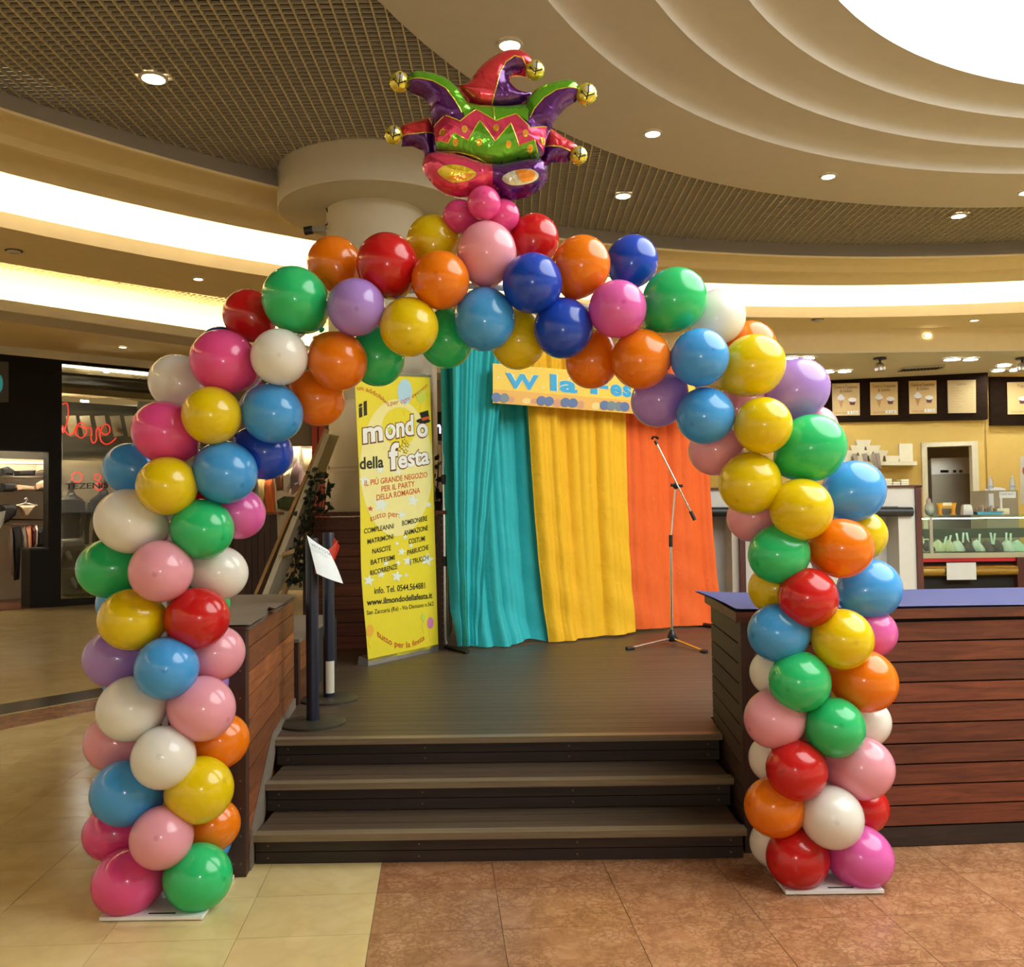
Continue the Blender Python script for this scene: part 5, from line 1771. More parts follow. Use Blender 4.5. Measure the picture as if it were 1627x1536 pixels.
mannequin(112, 774, 858, 36, g_dgr, 'dark grey dressed mannequin nearest the pillar in the shop window', 0)
mannequin(164, 770, 872, 40, g_blk, 'black dressed mannequin behind the white balloon in the shop window', 0)
f_ = back(fpl, 0.6)
tag(obj('white_roll', MB().tube([f_.at(98, 863), f_.at(131, 861)], 0.085, 14), M['white'], None, smooth=True), 'white padded roll lying on the display in the shop window', 'cushion')
blk = mat('display_block', (0.34, 0.30, 0.22), 0.7)
for k, (xa_, xb_, y0, y1, lab) in enumerate(((98, 136, 868, 902, 'upper'), (98, 140, 905, 944, 'lower'))):
    p0, p1 = f_.at(xa_, y1), f_.at(xb_, y1)
    o = MB().slab((p0.x, p0.y), (p1.x, p1.y), 0.15, p0.z, f_.at(xa_, y0).z)
    tag(obj('display_block', o, blk), lab + ' grey display block in the shop window left of the green balloon', 'display block')
for k, (x_, y_, lab) in enumerate(((105, 882, 'upper'), (113, 924, 'lower'))):
    c = f_.at(x_, y_, 0.15)
    t = thing('small_spotlight', c, lab + ' small white spotlight among the display blocks', 'lamp', 'window spotlights')
    obj('shade', MB().tube([c + Vector((-0.03, 0, 0.08)), c + Vector((0.03, 0, -0.06))], [0.045, 0.055], 10), M['white'], t, smooth=True)
    obj('base', MB().tube([c + Vector((0.03, 0, -0.06)), c + Vector((0.05, 0, -0.11))], 0.04, 10), M['steel'], t)
for k, (x_, y_, lab) in enumerate(((128, 880, 'upper'), (130, 928, 'lower'))):
    c = f_.at(x_, y_, 0.1)
    tag(obj('red_ornament', MB().ball(c, 0.06, 0.05, 0.10, 12, 8), mat('ornament_red', (0.45, 0.03, 0.02), 0.35), None, smooth=True), lab + ' red round ornament in the shop window beside the green balloon', 'ornament')
obj('display_turf', MB().slab((fpl.at(98, 955).x, fpl.at(98, 955).y + 0.25), (fpl.at(300, 955).x, fpl.at(300, 955).y + 0.25), 1.5, 0.14, 0.17), mat('window_turf', (0.16, 0.17, 0.03), 0.9), w2)

# ------------------------------------------------------------------ middle: far shop behind the stage
wb = struct('wall_back')
DB = 19.5
xl, xr = P(395, 800, DB).x, P(1190, 800, DB).x
far_m = mat('far_shop_wall', (0.16, 0.13, 0.085), 0.8)
obj('far_wall', MB().box(xl - 3, xr, DB + 1.5, DB + 1.6, 0, 4.95), far_m, wb)
obj('far_fascia', MB().box(xl - 0.5, xr, DB, DB + 0.2, 3.2, 4.95), mat('far_fascia', (0.22, 0.18, 0.12), 0.7), wb)
obj('red_pillar', MB().box(P(497, 700, DB).x, P(506, 700, DB).x, DB - 0.1, DB + 0.1, 0, 3.6), mat('pillar_red', (0.42, 0.045, 0.02), 0.5), wb)
obj('red_pillar', MB().box(P(508, 700, DB).x, P(519, 700, DB).x, DB - 0.1, DB + 0.1, 0, 3.6), mat('pillar_red', (0.42, 0.045, 0.02), 0.5), wb)
tag(obj('strip_lamp', MB().box(P(400, 640, DB).x, P(600, 640, DB).x, DB + 0.4, DB + 0.5, 3.9, 3.95), tube_w), 'strip lamp inside the far shop behind the column', 'lamp')  # lamp added to light the far wall
bplane = Plane((0, DB + 0.9, 0), (0, -1, 0))
bnear = Plane((0, DB + 0.1, 0), (0, -1, 0))
FS = [('poster', [(465, 703), (478, 703), (478, 745), (466, 745)], mat('poster_grey', (0.55, 0.52, 0.46), 0.6), 'pale fashion poster in the far shop behind the blue balloon', 'poster'),
      ('cream_hoarding', [(480, 713), (498, 713), (498, 752), (482, 752)], mat('panel_cream', (0.75, 0.66, 0.42), 0.6), 'cream display panel in the far shop left of the red pillars', 'panel'),
      ('orange_jacket', [(422, 764), (434, 760), (437, 780), (438, 815), (424, 816), (420, 790)], mat('cloth_orange', (0.68, 0.16, 0.03), 0.8), 'orange jacket hanging in the far shop above the parapet', 'garment'),
      ('cream_shirt', [(410, 762), (421, 760), (424, 790), (420, 800), (412, 795)], mat('cloth_cream', (0.75, 0.56, 0.26), 0.8), 'cream shirt hanging left of the orange jacket', 'garment'),
      ('brown_coat', [(437, 756), (449, 748), (452, 778), (440, 780)], mat('cloth_brown', (0.22, 0.09, 0.04), 0.8), 'brown coat hanging in the far shop beside the white shirt', 'garment'),
      ('white_shirt', [(450, 752), (466, 742), (466, 768), (458, 782), (450, 780)], g_wht, 'white shirt on display in the far shop', 'garment'),
      ('purple_shirt', [(464, 745), (472, 732), (482, 744), (480, 775), (464, 786), (462, 762)], mat('cloth_purple', (0.24, 0.17, 0.19), 0.8), 'grey purple shirt on display right of the white shirt', 'garment'),
      ('price_card', [(466, 768), (478, 764), (478, 768), (468, 773)], M['paper'], 'small white price card in the far shop', 'card'),
      ('shop_shelf', [(466, 751), (500, 751), (500, 753), (466, 753)], M['paper'], 'thin white shelf edge in the far shop by the cream panel', 'shelf'),
      ('green_foliage', [(440, 795), (452, 788), (470, 790), (472, 806), (455, 812), (442, 808)], mat('foliage_far', (0.05, 0.07, 0.025), 0.9), 'low green plants in the far shop below the shirts', 'plant')]
for nm, pts_, m_, lab, cat_ in FS:
    tag(flat(nm, pts_, bplane if nm in ('poster', 'cream_hoarding', 'shop_shelf') else Plane((0, DB + 0.5, 0), (0, -1, 0)), 0.12, m_), lab, cat_)
sg = thing('shop_sign', P(697, 680, DB - 0.1), 'glowing violet white shop lettering between the banner and the curtains', 'shop sign')
sgp = Plane((0, DB - 0.1, 0), (0, -1, 0))
obj('sign_board', MB().box(P(640, 700, DB).x, P(760, 700, DB).x, DB - 0.08, DB - 0.02, P(690, 700, DB).z, P(690, 655, DB).z), shop_dk, sg)
write('mo', sgp, (687, 688), (712, 688), 20, mat('sign_glow', (0.8, 0.7, 1), 0.5, emit=(0.75, 0.62, 1.0), estr=2.4), sg, 0.01, bold=0.02)

# ------------------------------------------------------------------ right: ice cream shop
gA, gB = P(1090, 800, 17.6), P(1567, 800, 16.2)
gpl = vplane(gA, gB)
ochre = mat('ochre_wall', (0.74, 0.50, 0.12), 0.75)
wr = struct('wall_right')
obj('ochre_wall', MB().slab((gA.x - 1.0, gA.y + 0.1), (P(1468, 800, 16.49).x, gpl.at(1468, 800).y), 0.15, 0, 4.06), ochre, wr)
dA, dB = gpl.at(1468, 800), gpl.at(1556, 800)
zdoor = gpl.at(1510, 702).z
obj('ochre_wall', MB().slab((dA.x, dA.y), (dB.x, dB.y), 0.15, zdoor, 4.06), ochre, wr)
obj('ochre_wall', MB().slab((dB.x, dB.y), (gB.x, gB.y), 0.15, 0, 4.06), ochre, wr)
gR0 = P(1570, 800, 16.6)
gR1 = P(1800, 800, 16.0)
gpr = vplane(gR0, gR1)
obj('ochre_wall', MB().slab((gR0.x, gR0.y), (gR1.x, gR1.y), 0.15, 0, 4.06), ochre, wr)
obj('corner_return', MB().slab((gB.x, gB.y), (gR0.x + 0.02, gR0.y + 0.05), 0.1, 0, 4.06), ochre, wr)
dark_br = wood('wenge_panel', (0.012, 0.006, 0.003), (0.024, 0.012, 0.006), (1, 12, 12), vary=0.02, rough=0.9)
dark_br.node_tree.nodes['Principled BSDF'].inputs['Specular IOR Level'].default_value = 0.08
white_rim = mat('cream_rim', (0.78, 0.70, 0.45), 0.6)
m1 = thing('menu_fascia', gpl.at(1440, 640), 'dark brown menu panel above the ice cream counter holding four posters', 'panel')
q = [gpl.at(1290, 672), gpl.at(1567, 667), gpl.at(1567, 592), gpl.at(1290, 602)]
obj('board', MB().add([p + gpl.n * 0.12 for p in q] + q, [(0, 1, 2, 3), (7, 6, 5, 4), (0, 4, 5, 1), (1, 5, 6, 2), (2, 6, 7, 3), (3, 7, 4, 0)]), dark_br, m1)
q = [gpl.at(1290, 602), gpl.at(1567, 592), gpl.at(1567, 586), gpl.at(1290, 595)]
obj('cornice', MB().add([p + gpl.n * 0.16 for p in q] + q, [(0, 1, 2, 3), (7, 6, 5, 4), (0, 4, 5, 1), (1, 5, 6, 2), (2, 6, 7, 3), (3, 7, 4, 0)]), ochre, m1)
m2 = thing('menu_fascia', gpr.at(1600, 640), 'dark brown menu panel at the right picture edge, right of the corner', 'panel')
q = [gpr.at(1571, 676), gpr.at(1700, 676), gpr.at(1700, 600), gpr.at(1571, 600)]
obj('board', MB().add([p + gpr.n * 0.12 for p in q] + q, [(0, 1, 2, 3), (7, 6, 5, 4), (0, 4, 5, 1), (1, 5, 6, 2), (2, 6, 7, 3), (3, 7, 4, 0)]), dark_br, m2)
q = [gpr.at(1571, 600), gpr.at(1700, 600), gpr.at(1700, 594), gpr.at(1571, 594)]
obj('cornice', MB().add([p + gpr.n * 0.16 for p in q] + q, [(0, 1, 2, 3), (7, 6, 5, 4), (0, 4, 5, 1), (1, 5, 6, 2), (2, 6, 7, 3), (3, 7, 4, 0)]), ochre, m2)
po_bg = mat('menu_poster', (0.72, 0.50, 0.19), 0.5)
po_ds = mat('menu_poster_plain', (0.56, 0.42, 0.18), 0.5)
po_br = mat('menu_print_brown', (0.20, 0.10, 0.03), 0.6)
po_cone = mat('menu_cone', (0.55, 0.30, 0.10), 0.6)


def poster(x0, x1, y0, y1, pl, label, kind, price):
    w = x1 - x0
    h = y1 - y0
    t = thing('menu_poster', pl.at((x0 + x1) / 2, y1), label, 'poster', 'menu posters of the ice cream shop')
    q = [pl.at(x0 + 1, y1 + 0.5, 0.125), pl.at(x1, y1, 0.125), pl.at(x1 - 0.5, y0, 0.125), pl.at(x0, y0 + 1, 0.125)]
    obj('sheet', MB().add([p + pl.n * 0.02 for p in q] + q, [(0, 1, 2, 3), (7, 6, 5, 4), (0, 4, 5, 1), (1, 5, 6, 2), (2, 6, 7, 3), (3, 7, 4, 0)]), po_ds if kind == 'list' else po_bg, t)
    lf = 0.148
    fx = lambda u, v: (x0 + u * w, y0 + v * h)
    if kind == 'list':
        write('Listino', pl, fx(0.34, 0.17), fx(0.66, 0.16), 4, po_br, t, lf)
        for k in range(8):
            decal([fx(0.12, 0.25 + k * 0.08), fx(0.4 + 0.1 * (k % 3), 0.25 + k * 0.08), fx(0.4 + 0.1 * (k % 3), 0.265 + k * 0.08), fx(0.12, 0.265 + k * 0.08)], pl, po_cone, t, lf, 'printed_line')
            decal([fx(0.82, 0.25 + k * 0.08), fx(0.9, 0.25 + k * 0.08), fx(0.9, 0.265 + k * 0.08), fx(0.82, 0.265 + k * 0.08)], pl, po_cone, t, lf, 'printed_line')
        return
    if kind == 'cone':
        write('Cono e Coppetta', pl, fx(0.09, 0.18), fx(0.91, 0.16), 4.6, po_br, t, lf, bold=0.01)
        write('di Gelato', pl, fx(0.28, 0.30), fx(0.72, 0.28), 4.6, po_br, t, lf, bold=0.01)
        decal([fx(0.22, 0.52), fx(0.42, 0.52), fx(0.33, 0.80)], pl, po_cone, t, lf, 'printed_cone')
        decal([fx(u, v) for u, v in ell_px(0.32, 0.47, 0.14, 0.075, 14)], pl, p_wht, t, lf + 0.001, 'printed_scoop')
        decal([fx(u, v) for u, v in ell_px(0.32, 0.40, 0.08, 0.05, 12)], pl, p_wht, t, lf + 0.002, 'printed_scoop')
        cu_ = 0.73
    else:
        write('Yogurt', pl, fx(0.32, 0.17), fx(0.68, 0.16), 4.6, po_br, t, lf)
        cu_ = 0.5
    decal([fx(cu_ - 0.11, 0.57), fx(cu_ + 0.11, 0.57), fx(cu_ + 0.08, 0.68), fx(cu_ - 0.08, 0.68)], pl, p_mar, t, lf, 'printed_cup')
    decal([fx(u, v) for u, v in ell_px(cu_, 0.52, 0.15, 0.07, 14)], pl, p_wht, t, lf + 0.001, 'printed_scoop')
    decal([fx(0.56, 0.87), fx(0.93, 0.86), fx(0.93, 0.95), fx(0.56, 0.96)], pl, p_wht, t, lf, 'price_field')
    write(price, pl, fx(0.62, 0.945), fx(0.90, 0.94), 3.0, po_br, t, lf + 0.002)
    write('piccolo 2 gusti', pl, fx(0.14, 0.95), fx(0.53, 0.94), 2.2, po_br, t, lf)


poster(1321, 1365, 610, 661, gpl, 'first ice cream menu poster from the left, partly behind a balloon edge', 'cone', '€ 2,50')
poster(1381, 1425, 608, 660, gpl, 'second ice cream menu poster from the left with cone and cup', 'cone', '€ 2,00')
poster(1442, 1486, 606, 658, gpl, 'third ice cream menu poster from the left with cone and cup', 'cone', '€ 1,70')
poster(1503, 1548, 605, 657, gpl, 'plain tan price list poster, rightmost on the long menu panel', 'list', '')
poster(1597, 1645, 608, 659, gpr, 'menu poster with a cup, cut by the right picture edge', 'cup', '€ 2,50')

# shelf with white tubs
gsh = Plane(gpl.p + gpl.n * 0.35, gpl.n)
q = [gpl.at(1330, 741), gpl.at(1451, 741), gpl.at(1451, 741, 0.45), gpl.at(1330, 741, 0.45)]
tag(obj('wall_shelf', MB().hexa(q, [p + Vector((0, 0, 0.07)) for p in q]), white_rim), 'cream wall shelf carrying white tubs beside the shop door', 'shelf')
tubw = mat('tub_white', (0.90, 0.82, 0.56), 0.5)
tubs = []
for row, (y0, y1, xs) in enumerate(((724.5, 734, (1352, 1377.5, 1403, 1428.5)), (716, 724, (1351, 1374, 1398)), (708, 716, (1362, 1386)), (699.5, 708, (1371,)))):
    for k, xc in enumerate(xs):
        if row == 0:
            xc = 1341 + k * 25.5 - 1
        hw_ = 12.2
        b_ = [gsh.at(xc - hw_ * 0.78, y1, -0.13), gsh.at(xc + hw_ * 0.78, y1, -0.13), gsh.at(xc + hw_ * 0.78, y1, 0.1), gsh.at(xc - hw_ * 0.78, y1, 0.1)]
        t_ = [gsh.at(xc - hw_, y0, -0.15), gsh.at(xc + hw_, y0, -0.15), gsh.at(xc + hw_, y0, 0.12), gsh.at(xc - hw_, y0, 0.12)]
        o = obj('ice_cream_tub', MB().hexa(b_, t_), tubw)
        rn = ['bottom row', 'second row up', 'third row up', 'top'][row]
        lab = ('single white tub on top of the pyramid on the shelf' if row == 3 else ORD[k + 1] + ' white tub from the left in the ' + rn + ' of the pyramid')
        tag(o, lab, 'tub', 'white tubs on the shelf')
for k, (x0, x1, y0, y1, pl_w, lab) in enumerate(((1429, 1450, 705, 734, gsh, 'upright white menu box at the right end of the tub shelf'),)):
    b_ = [pl_w.at(x0, y1, -0.1), pl_w.at(x1, y1, -0.1), pl_w.at(x1, y1, 0.05), pl_w.at(x0, y1, 0.05)]
    tag(obj('white_box', MB().hexa(b_, [p + Vector((0, 0, pl_w.at(x0, y0).z - pl_w.at(x0, y1).z)) for p in b_]), tubw), lab, 'box')
# striped straws behind the blue balloon
for k, x_ in enumerate((1356, 1371, 1386, 1391)):
    p0, p1 = gsh.at(x_ + 4, 745, 0.25), gsh.at(x_, 722, 0.25)
    tag(obj('striped_cup', MB().tube([p0, p1], [0.035, 0.045], 8), mat('cup_stripe', (0.35, 0.28, 0.22), 0.5)), ['first', 'second', 'third', 'fourth'][k] + ' dark striped paper cup stack from the left above the blue balloon', 'cups', 'striped cup stacks')

# door and the room behind it with the steel refrigerator
d1 = struct('door_1')
dz = zdoor
for (xa_, xb_) in ((1466, 1475), (1546, 1556)):
    p0, p1 = gpl.at(xa_, 800, 0.04), gpl.at(xb_, 800, 0.04)
    obj('door_jamb', MB().slab((p0.x, p0.y), (p1.x, p1.y), 0.25, 0, dz), white_rim, d1)
p0, p1 = gpl.at(1466, 800, 0.04), gpl.at(1556, 800, 0.04)
obj('door_head', MB().slab((p0.x, p0.y), (p1.x, p1.y), 0.25, gpl.at(1510, 709).z, dz), white_rim, d1)
gk = back(gpl, 2.2)
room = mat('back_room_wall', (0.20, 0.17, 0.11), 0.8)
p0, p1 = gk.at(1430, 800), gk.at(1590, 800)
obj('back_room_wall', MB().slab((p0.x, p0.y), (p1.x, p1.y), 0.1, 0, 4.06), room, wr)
gf = back(gpl, 1.2)
p0, p1 = gf.at(1481, 800), gf.at(1543, 800)
fr = thing('refrigerator', p0, 'tall brushed steel refrigerator in the back room behind the open door', 'refrigerator')
zt_ = gf.at(1510, 729).z
zm_ = gf.at(1510, 754).z
fs_m = mat('fridge_steel', (0.33, 0.31, 0.25), 0.3, metal=0.7)
obj('body', MB().slab((p0.x, p0.y), (p1.x, p1.y), 0.7, 0, zt_), fs_m, fr)
g_ = gf.n * 0.03
obj('control_panel', MB().slab((p0.x + g_.x, p0.y + g_.y), (p1.x + g_.x, p1.y + g_.y), 0.05, zm_ + 0.01, zt_ + 0.02), M['steel'], fr)
obj('door', MB().slab((p0.x + g_.x, p0.y + g_.y), (p1.x + g_.x, p1.y + g_.y), 0.05, 0.1, zm_ - 0.01), fs_m, fr)
for x_ in (1494, 1498, 1502, 1514, 1524):
    obj('control_knob', MB().box(gf.at(x_, 748).x - 0.012, gf.at(x_, 748).x + 0.014, gf.at(x_, 748).y - 0.1, gf.at(x_, 748).y, gf.at(x_, 749).z - 0.02, gf.at(x_, 747).z), M['black'], fr)

# white kiosk partition behind the right counter
DK = 10.6
kp = Plane((0, DK, 0), (0, -1, 0))
kio = thing('kiosk_partition', P(1290, 940, DK), 'white kiosk partition with dark red posts behind the right counter', 'partition')
kw = mat('kiosk_white', (0.60, 0.57, 0.53), 0.6)
km = wood('kiosk_redwood', (0.06, 0.014, 0.010), (0.12, 0.03, 0.02), (12, 12, 1.5), vary=0.02)
xk0, xk1, xk2 = P(1100, 850, DK).x, P(1178, 850, DK).x, P(1463, 850, DK).x
ztop = P(1300, 776, DK).z
zbar = P(1300, 806, DK).z
obj('panel', MB().box(xk0, xk1, DK + 0.35, DK + 0.4, 0, ztop), kw, kio)
obj('panel', MB().box(xk1, xk2, DK + 0.35, DK + 0.4, 0, ztop), kw, kio)
obj('upper_panel', MB().box(xk0, xk2, DK, DK + 0.04, zbar, ztop), kw, kio)
obj('side_panel', MB().box(P(1428, 850, DK).x, xk2 - 0.06, DK, DK + 0.36, 0, zbar), kw, kio)
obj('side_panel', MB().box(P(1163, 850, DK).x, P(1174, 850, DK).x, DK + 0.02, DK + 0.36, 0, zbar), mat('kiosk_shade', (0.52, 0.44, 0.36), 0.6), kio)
for (a_, b_) in ((1174, 1183), (1455, 1464)):
    obj('post', MB().box(P(a_, 850, DK).x, P(b_, 850, DK).x, DK - 0.03, DK + 0.36, 0, ztop + 0.01), km, kio)
obj('top_board', MB().box(xk0, xk2 + 0.02, DK - 0.03, DK + 0.5, ztop, ztop + 0.025), km, kio)
for (a_, b_) in ((1100, 1172), (1184, 1449)):
    obj('shutter_roll', MB().tube([P(a_, 813, DK - 0.02), P(b_, 813, DK - 0.02)], 0.055, 12), M['black'], kio, smooth=True)
for k, (x0, x1, y0, lab) in enumerate(((1405, 1418, 760, 'left stack of white boxes on the kiosk top behind the blue balloon'), (1419, 1431, 765, 'low middle stack of white boxes on the kiosk top'), (1432, 1445, 761, 'right stack of white boxes on the kiosk top'))):
    p0, p1 = P(x0, 774, DK + 0.2), P(x1 - 0.6, 774, DK + 0.2)
    zt2 = P(x0, y0, DK + 0.2).z
    t = thing('box_stack', (p0.x, p0.y, ztop + 0.025), lab, 'boxes', 'white box stacks on the kiosk')
    nb_ = 3 if k != 1 else 2
    for j in range(nb_):
        za = ztop + 0.026 + (zt2 - ztop - 0.026) * j / nb_
        zb_ = ztop + 0.026 + (zt2 - ztop - 0.026) * (j + 1) / nb_ - 0.004
        obj('carton', MB().box(p0.x, p1.x, DK + 0.2, DK + 0.32, za, zb_), tubw, t)

# gelato display counter
DC = 13.4
dc = Plane((0, DC, 0), (0, -1, 0))
cnt = thing('gelato_counter', P(1540, 940, DC), 'glass fronted ice cream display counter with a red strip and brass rail', 'display counter')
xc0, xc1 = P(1440, 860, DC).x, P(1616, 860, DC).x
zg1, zg0 = P(1540, 820, DC).z, P(1540, 878, DC).z
zr0, zr1 = P(1540, 892, DC).z, P(1540, 886, DC).z
gcase = glass('case_glass', (0.86, 0.97, 0.90), 0.05)
obj('base_cabinet', MB().box(xc0, xc1 + 0.9, DC + 0.05, DC + 0.9, 0, zr0), M['blacksoft'], cnt)
obj('red_strip', MB().box(xc0, xc1 + 0.9, DC - 0.02, DC + 0.9, zr0, zr1), mat('strip_red', (0.60, 0.02, 0.03), 0.35), cnt)
obj('cream_ledge', MB().box(xc0, xc1 + 0.9, DC - 0.03, DC + 0.9, zr1, zg0), mat('ledge_cream', (0.52, 0.50, 0.36), 0.5), cnt)
obj('front_glass', MB().box(xc0, xc1 + 0.9, DC, DC + 0.012, zg0, zg1), gcase, cnt)
obj('glass_top', MB().box(xc0, xc1 + 0.9, DC - 0.05, DC + 0.7, zg1, zg1 + 0.02), gcase, cnt)
obj('glass_post', MB().box(P(1477, 850, DC).x, P(1482, 850, DC).x, DC - 0.01, DC + 0.03, zg0, zg1), M['steel'], cnt)
obj('back_rail', MB().box(xc0, xc1 + 0.9, DC + 0.72, DC + 0.8, P(1540, 857, DC).z, P(1540, 841, DC).z), mat('rail_dark', (0.10, 0.11, 0.08), 0.3, metal=0.5), cnt)
obj('case_fill_lamp', MB().tube([(xc0, DC + 0.06, zg1 - 0.03), (xc1 + 0.9, DC + 0.06, zg1 - 0.03)], 0.006, 6), mat('case_fill_lamp', (1, 1, 1), 0.5, emit=(0.95, 1.0, 0.9), estr=22.0), cnt)  # glowing strip added to brighten the inside of the case
obj('brass_rail', MB().tube([(xc0, DC - 0.02, P(1540, 906, DC).z), (P(1612, 906, DC).x, DC - 0.02, P(1540, 906, DC).z)], 0.085, 14), mat('brass', (0.55, 0.38, 0.12), 0.28, metal=1.0), cnt, smooth=True)
obj('end_post', MB().box(P(1613, 900, DC).x, P(1634, 900, DC).x, DC - 0.06, DC + 0.1, 0, zr1), km, cnt)
tag(obj('white_notice', MB().box(P(1497.5, 900, DC).x, P(1544, 900, DC).x, DC - 0.125, DC - 0.122, P(1520, 920, DC).z, P(1520, 893, DC).z), M['paper']), 'blank white paper notice on the front of the ice cream counter', 'paper sign')
# heaps of ice cream and their spatulas
icm = [mat('gelato_cream', (0.72, 0.66, 0.38), 0.5), mat('gelato_white', (0.75, 0.74, 0.60), 0.5), mat('gelato_chocolate', (0.10, 0.06, 0.04), 0.5), mat('gelato_mint', (0.52, 0.68, 0.48), 0.5)]
heaps = [(1472, 2, 1), (1491, 0, 0), (1507, 0, 0), (1521, 1, 1), (1536, 2, 2), (1552, 1, 1), (1567, 2, 2), (1583, 2, 2), (1600, 1, 1), (1616, 3, 3), (1456, 3, 3)]
nm_ = ['cream coloured', 'white', 'dark chocolate', 'mint coloured']
heaps.sort()
for k, (x_, ci, _) in enumerate(heaps):
    c = P(x_, 872, DC + 0.25)
    me = MB()
    seg = 12
    rnd = random.Random(k)
    vs = []
    for j, (rr_, zz) in enumerate(((1.1, 0.0), (1.05, 0.3), (0.75, 0.62), (0.45, 0.85), (0.12, 1.0))):
        for i in range(seg):
            w_ = rr_ * (1 + rnd.uniform(-0.18, 0.18))
            vs.append((c.x + 0.085 * w_ * cos(2 * pi * i / seg), c.y + 0.14 * w_ * sin(2 * pi * i / seg), c.z - 0.03 + 0.16 * zz * (1 + rnd.uniform(-0.1, 0.1))))
    fs = [(j * seg + i, j * seg + (i + 1) % seg, (j + 1) * seg + (i + 1) % seg, (j + 1) * seg + i) for j in range(4) for i in range(seg)] + [[4 * seg + i for i in range(seg)]]
    o = obj('gelato_heap', me.add(vs, fs), icm[ci], None, smooth='all')
    tag(o, ORD[k + 1] + ' heap of ice cream from the left in the display counter, ' + nm_[ci], 'ice cream', 'ice cream in the display')
spat = mat('spatula_white', (0.72, 0.80, 0.68), 0.5)
for k, (x0, y0, x1, y1) in enumerate(((1464, 850, 1470, 868), (1504, 852, 1500, 866), (1511, 850, 1507, 868), (1520, 847, 1523, 864), (1531, 846, 1530, 862), (1536, 846, 1540, 866), (1557, 848, 1556, 864), (1574, 846, 1577, 864), (1581, 847, 1579, 865), (1599, 846, 1599, 862), (1606, 847, 1606, 864))):
    p0, p1 = P(x0, y0, DC + 0.25), P(x1, y1, DC + 0.2)
    d = (p1 - p0)
    w_ = Vector((0.012, 0, 0))
    o = MB().hexa([p1 - w_, p1 + w_, p1 + w_ + Vector((0, 0.012, 0)), p1 - w_ + Vector((0, 0.012, 0))], [p0 - w_ * 1.2, p0 + w_ * 1.2, p0 + w_ * 1.2 + Vector((0, 0.012, 0)), p0 - w_ * 1.2 + Vector((0, 0.012, 0))])
    tag(obj('spatula', o, spat), ORD[k + 1] + ' white ice cream spatula from the left in the display counter', 'spatula', 'spatulas in the ice cream')
# things standing on the glass top
zt0 = zg1 + 0.02
TY = DC + 0.2


def on_top(px):
    return Vector((P(px, 815, TY).x, TY, zt0))


c = on_top(1477)
jar = thing('glass_jar', c, 'round glass jar at the left end of the display counter', 'jar')
obj('bowl', MB().lathe([(0.03, 0.0), (0.06, 0.03), (0.072, 0.09), (0.06, 0.15), (0.035, 0.19), (0.03, 0.19), (0.055, 0.15), (0.066, 0.09), (0.055, 0.035), (0.001, 0.008)], c, 18), mat('jar_glass', (0.42, 0.46, 0.38), 0.1, coat=0.6), jar, smooth=True)
obj('wrapped_sweets', MB().ball((c.x - 0.01, c.y, c.z + 0.21), 0.035, 0.035, 0.05, 10, 8), mat('wrap_pink', (0.55, 0.42, 0.40), 0.4), jar, smooth=True)
c = on_top(1504)
ho = thing('orange_holder', c, 'bright orange wafer holder with flared ends on the glass counter', 'holder')
om = mat('holder_orange', (0.85, 0.38, 0.02), 0.4)
for s in (-1, 1):
    obj('flared_end', MB().lathe([(0.045, 0.0), (0.028, 0.03), (0.03, 0.10), (0.05, 0.18), (0.04, 0.18), (0.001, 0.14)], (c.x + s * 0.10, c.y, c.z), 12), om, ho, smooth=True)
obj('crossbar', MB().box(c.x - 0.10, c.x + 0.10, c.y - 0.02, c.y + 0.02, c.z + 0.10, c.z + 0.16), mat('holder_bar', (0.62, 0.34, 0.08), 0.5), ho)
obj('wafers', MB().box(c.x - 0.07, c.x + 0.07, c.y - 0.03, c.y + 0.03, c.z + 0.14, c.z + 0.185), tubw, ho)
c = on_top(1536)
nd = thing('napkin_dispenser', c, 'white tapered napkin dispenser on the glass counter', 'dispenser')
obj('body', MB().hexa([(c.x - 0.075, c.y - 0.05, c.z), (c.x + 0.075, c.y - 0.05, c.z), (c.x + 0.075, c.y + 0.05, c.z), (c.x - 0.075, c.y + 0.05, c.z)], [(c.x - 0.058, c.y - 0.04, c.z + 0.14), (c.x + 0.058, c.y - 0.04, c.z + 0.14), (c.x + 0.058, c.y + 0.04, c.z + 0.14), (c.x - 0.058, c.y + 0.04, c.z + 0.14)]), M['white'], nd)
obj('napkins', MB().box(c.x - 0.045, c.x + 0.045, c.y - 0.03, c.y + 0.03, c.z + 0.14, c.z + 0.155), M['paper'], nd)
c = on_top(1567)
tr_ = thing('topping_tray', c, 'blue tray of small toppings on the glass counter', 'tray')
obj('tray', MB().hexa([(c.x - 0.17, c.y - 0.1, c.z), (c.x + 0.17, c.y - 0.1, c.z), (c.x + 0.17, c.y + 0.1, c.z), (c.x - 0.17, c.y + 0.1, c.z)], [(c.x - 0.2, c.y - 0.12, c.z + 0.045), (c.x + 0.2, c.y - 0.12, c.z + 0.045), (c.x + 0.2, c.y + 0.12, c.z + 0.045), (c.x - 0.2, c.y + 0.12, c.z + 0.045)]), mat('tray_blue', (0.04, 0.20, 0.30), 0.4), tr_)
for i in range(8):
    obj('topping_pot', MB().lathe([(0.02, 0.0), (0.024, 0.05 + 0.02 * (i % 3)), (0.001, 0.055 + 0.02 * (i % 3))], (c.x - 0.16 + i * 0.045, c.y - 0.03, c.z + 0.045), 8), mat('topping_' + str(i % 3), ((0.35, 0.2, 0.1), (0.25, 0.22, 0.2), (0.5, 0.42, 0.3))[i % 3], 0.5), tr_)
c = on_top(1596)
sg2 = thing('counter_sign', c, 'small white sign on a stem over the ice cream counter', 'sign')
sp2 = Plane((0, TY - 0.03, 0), (0, -1, 0))
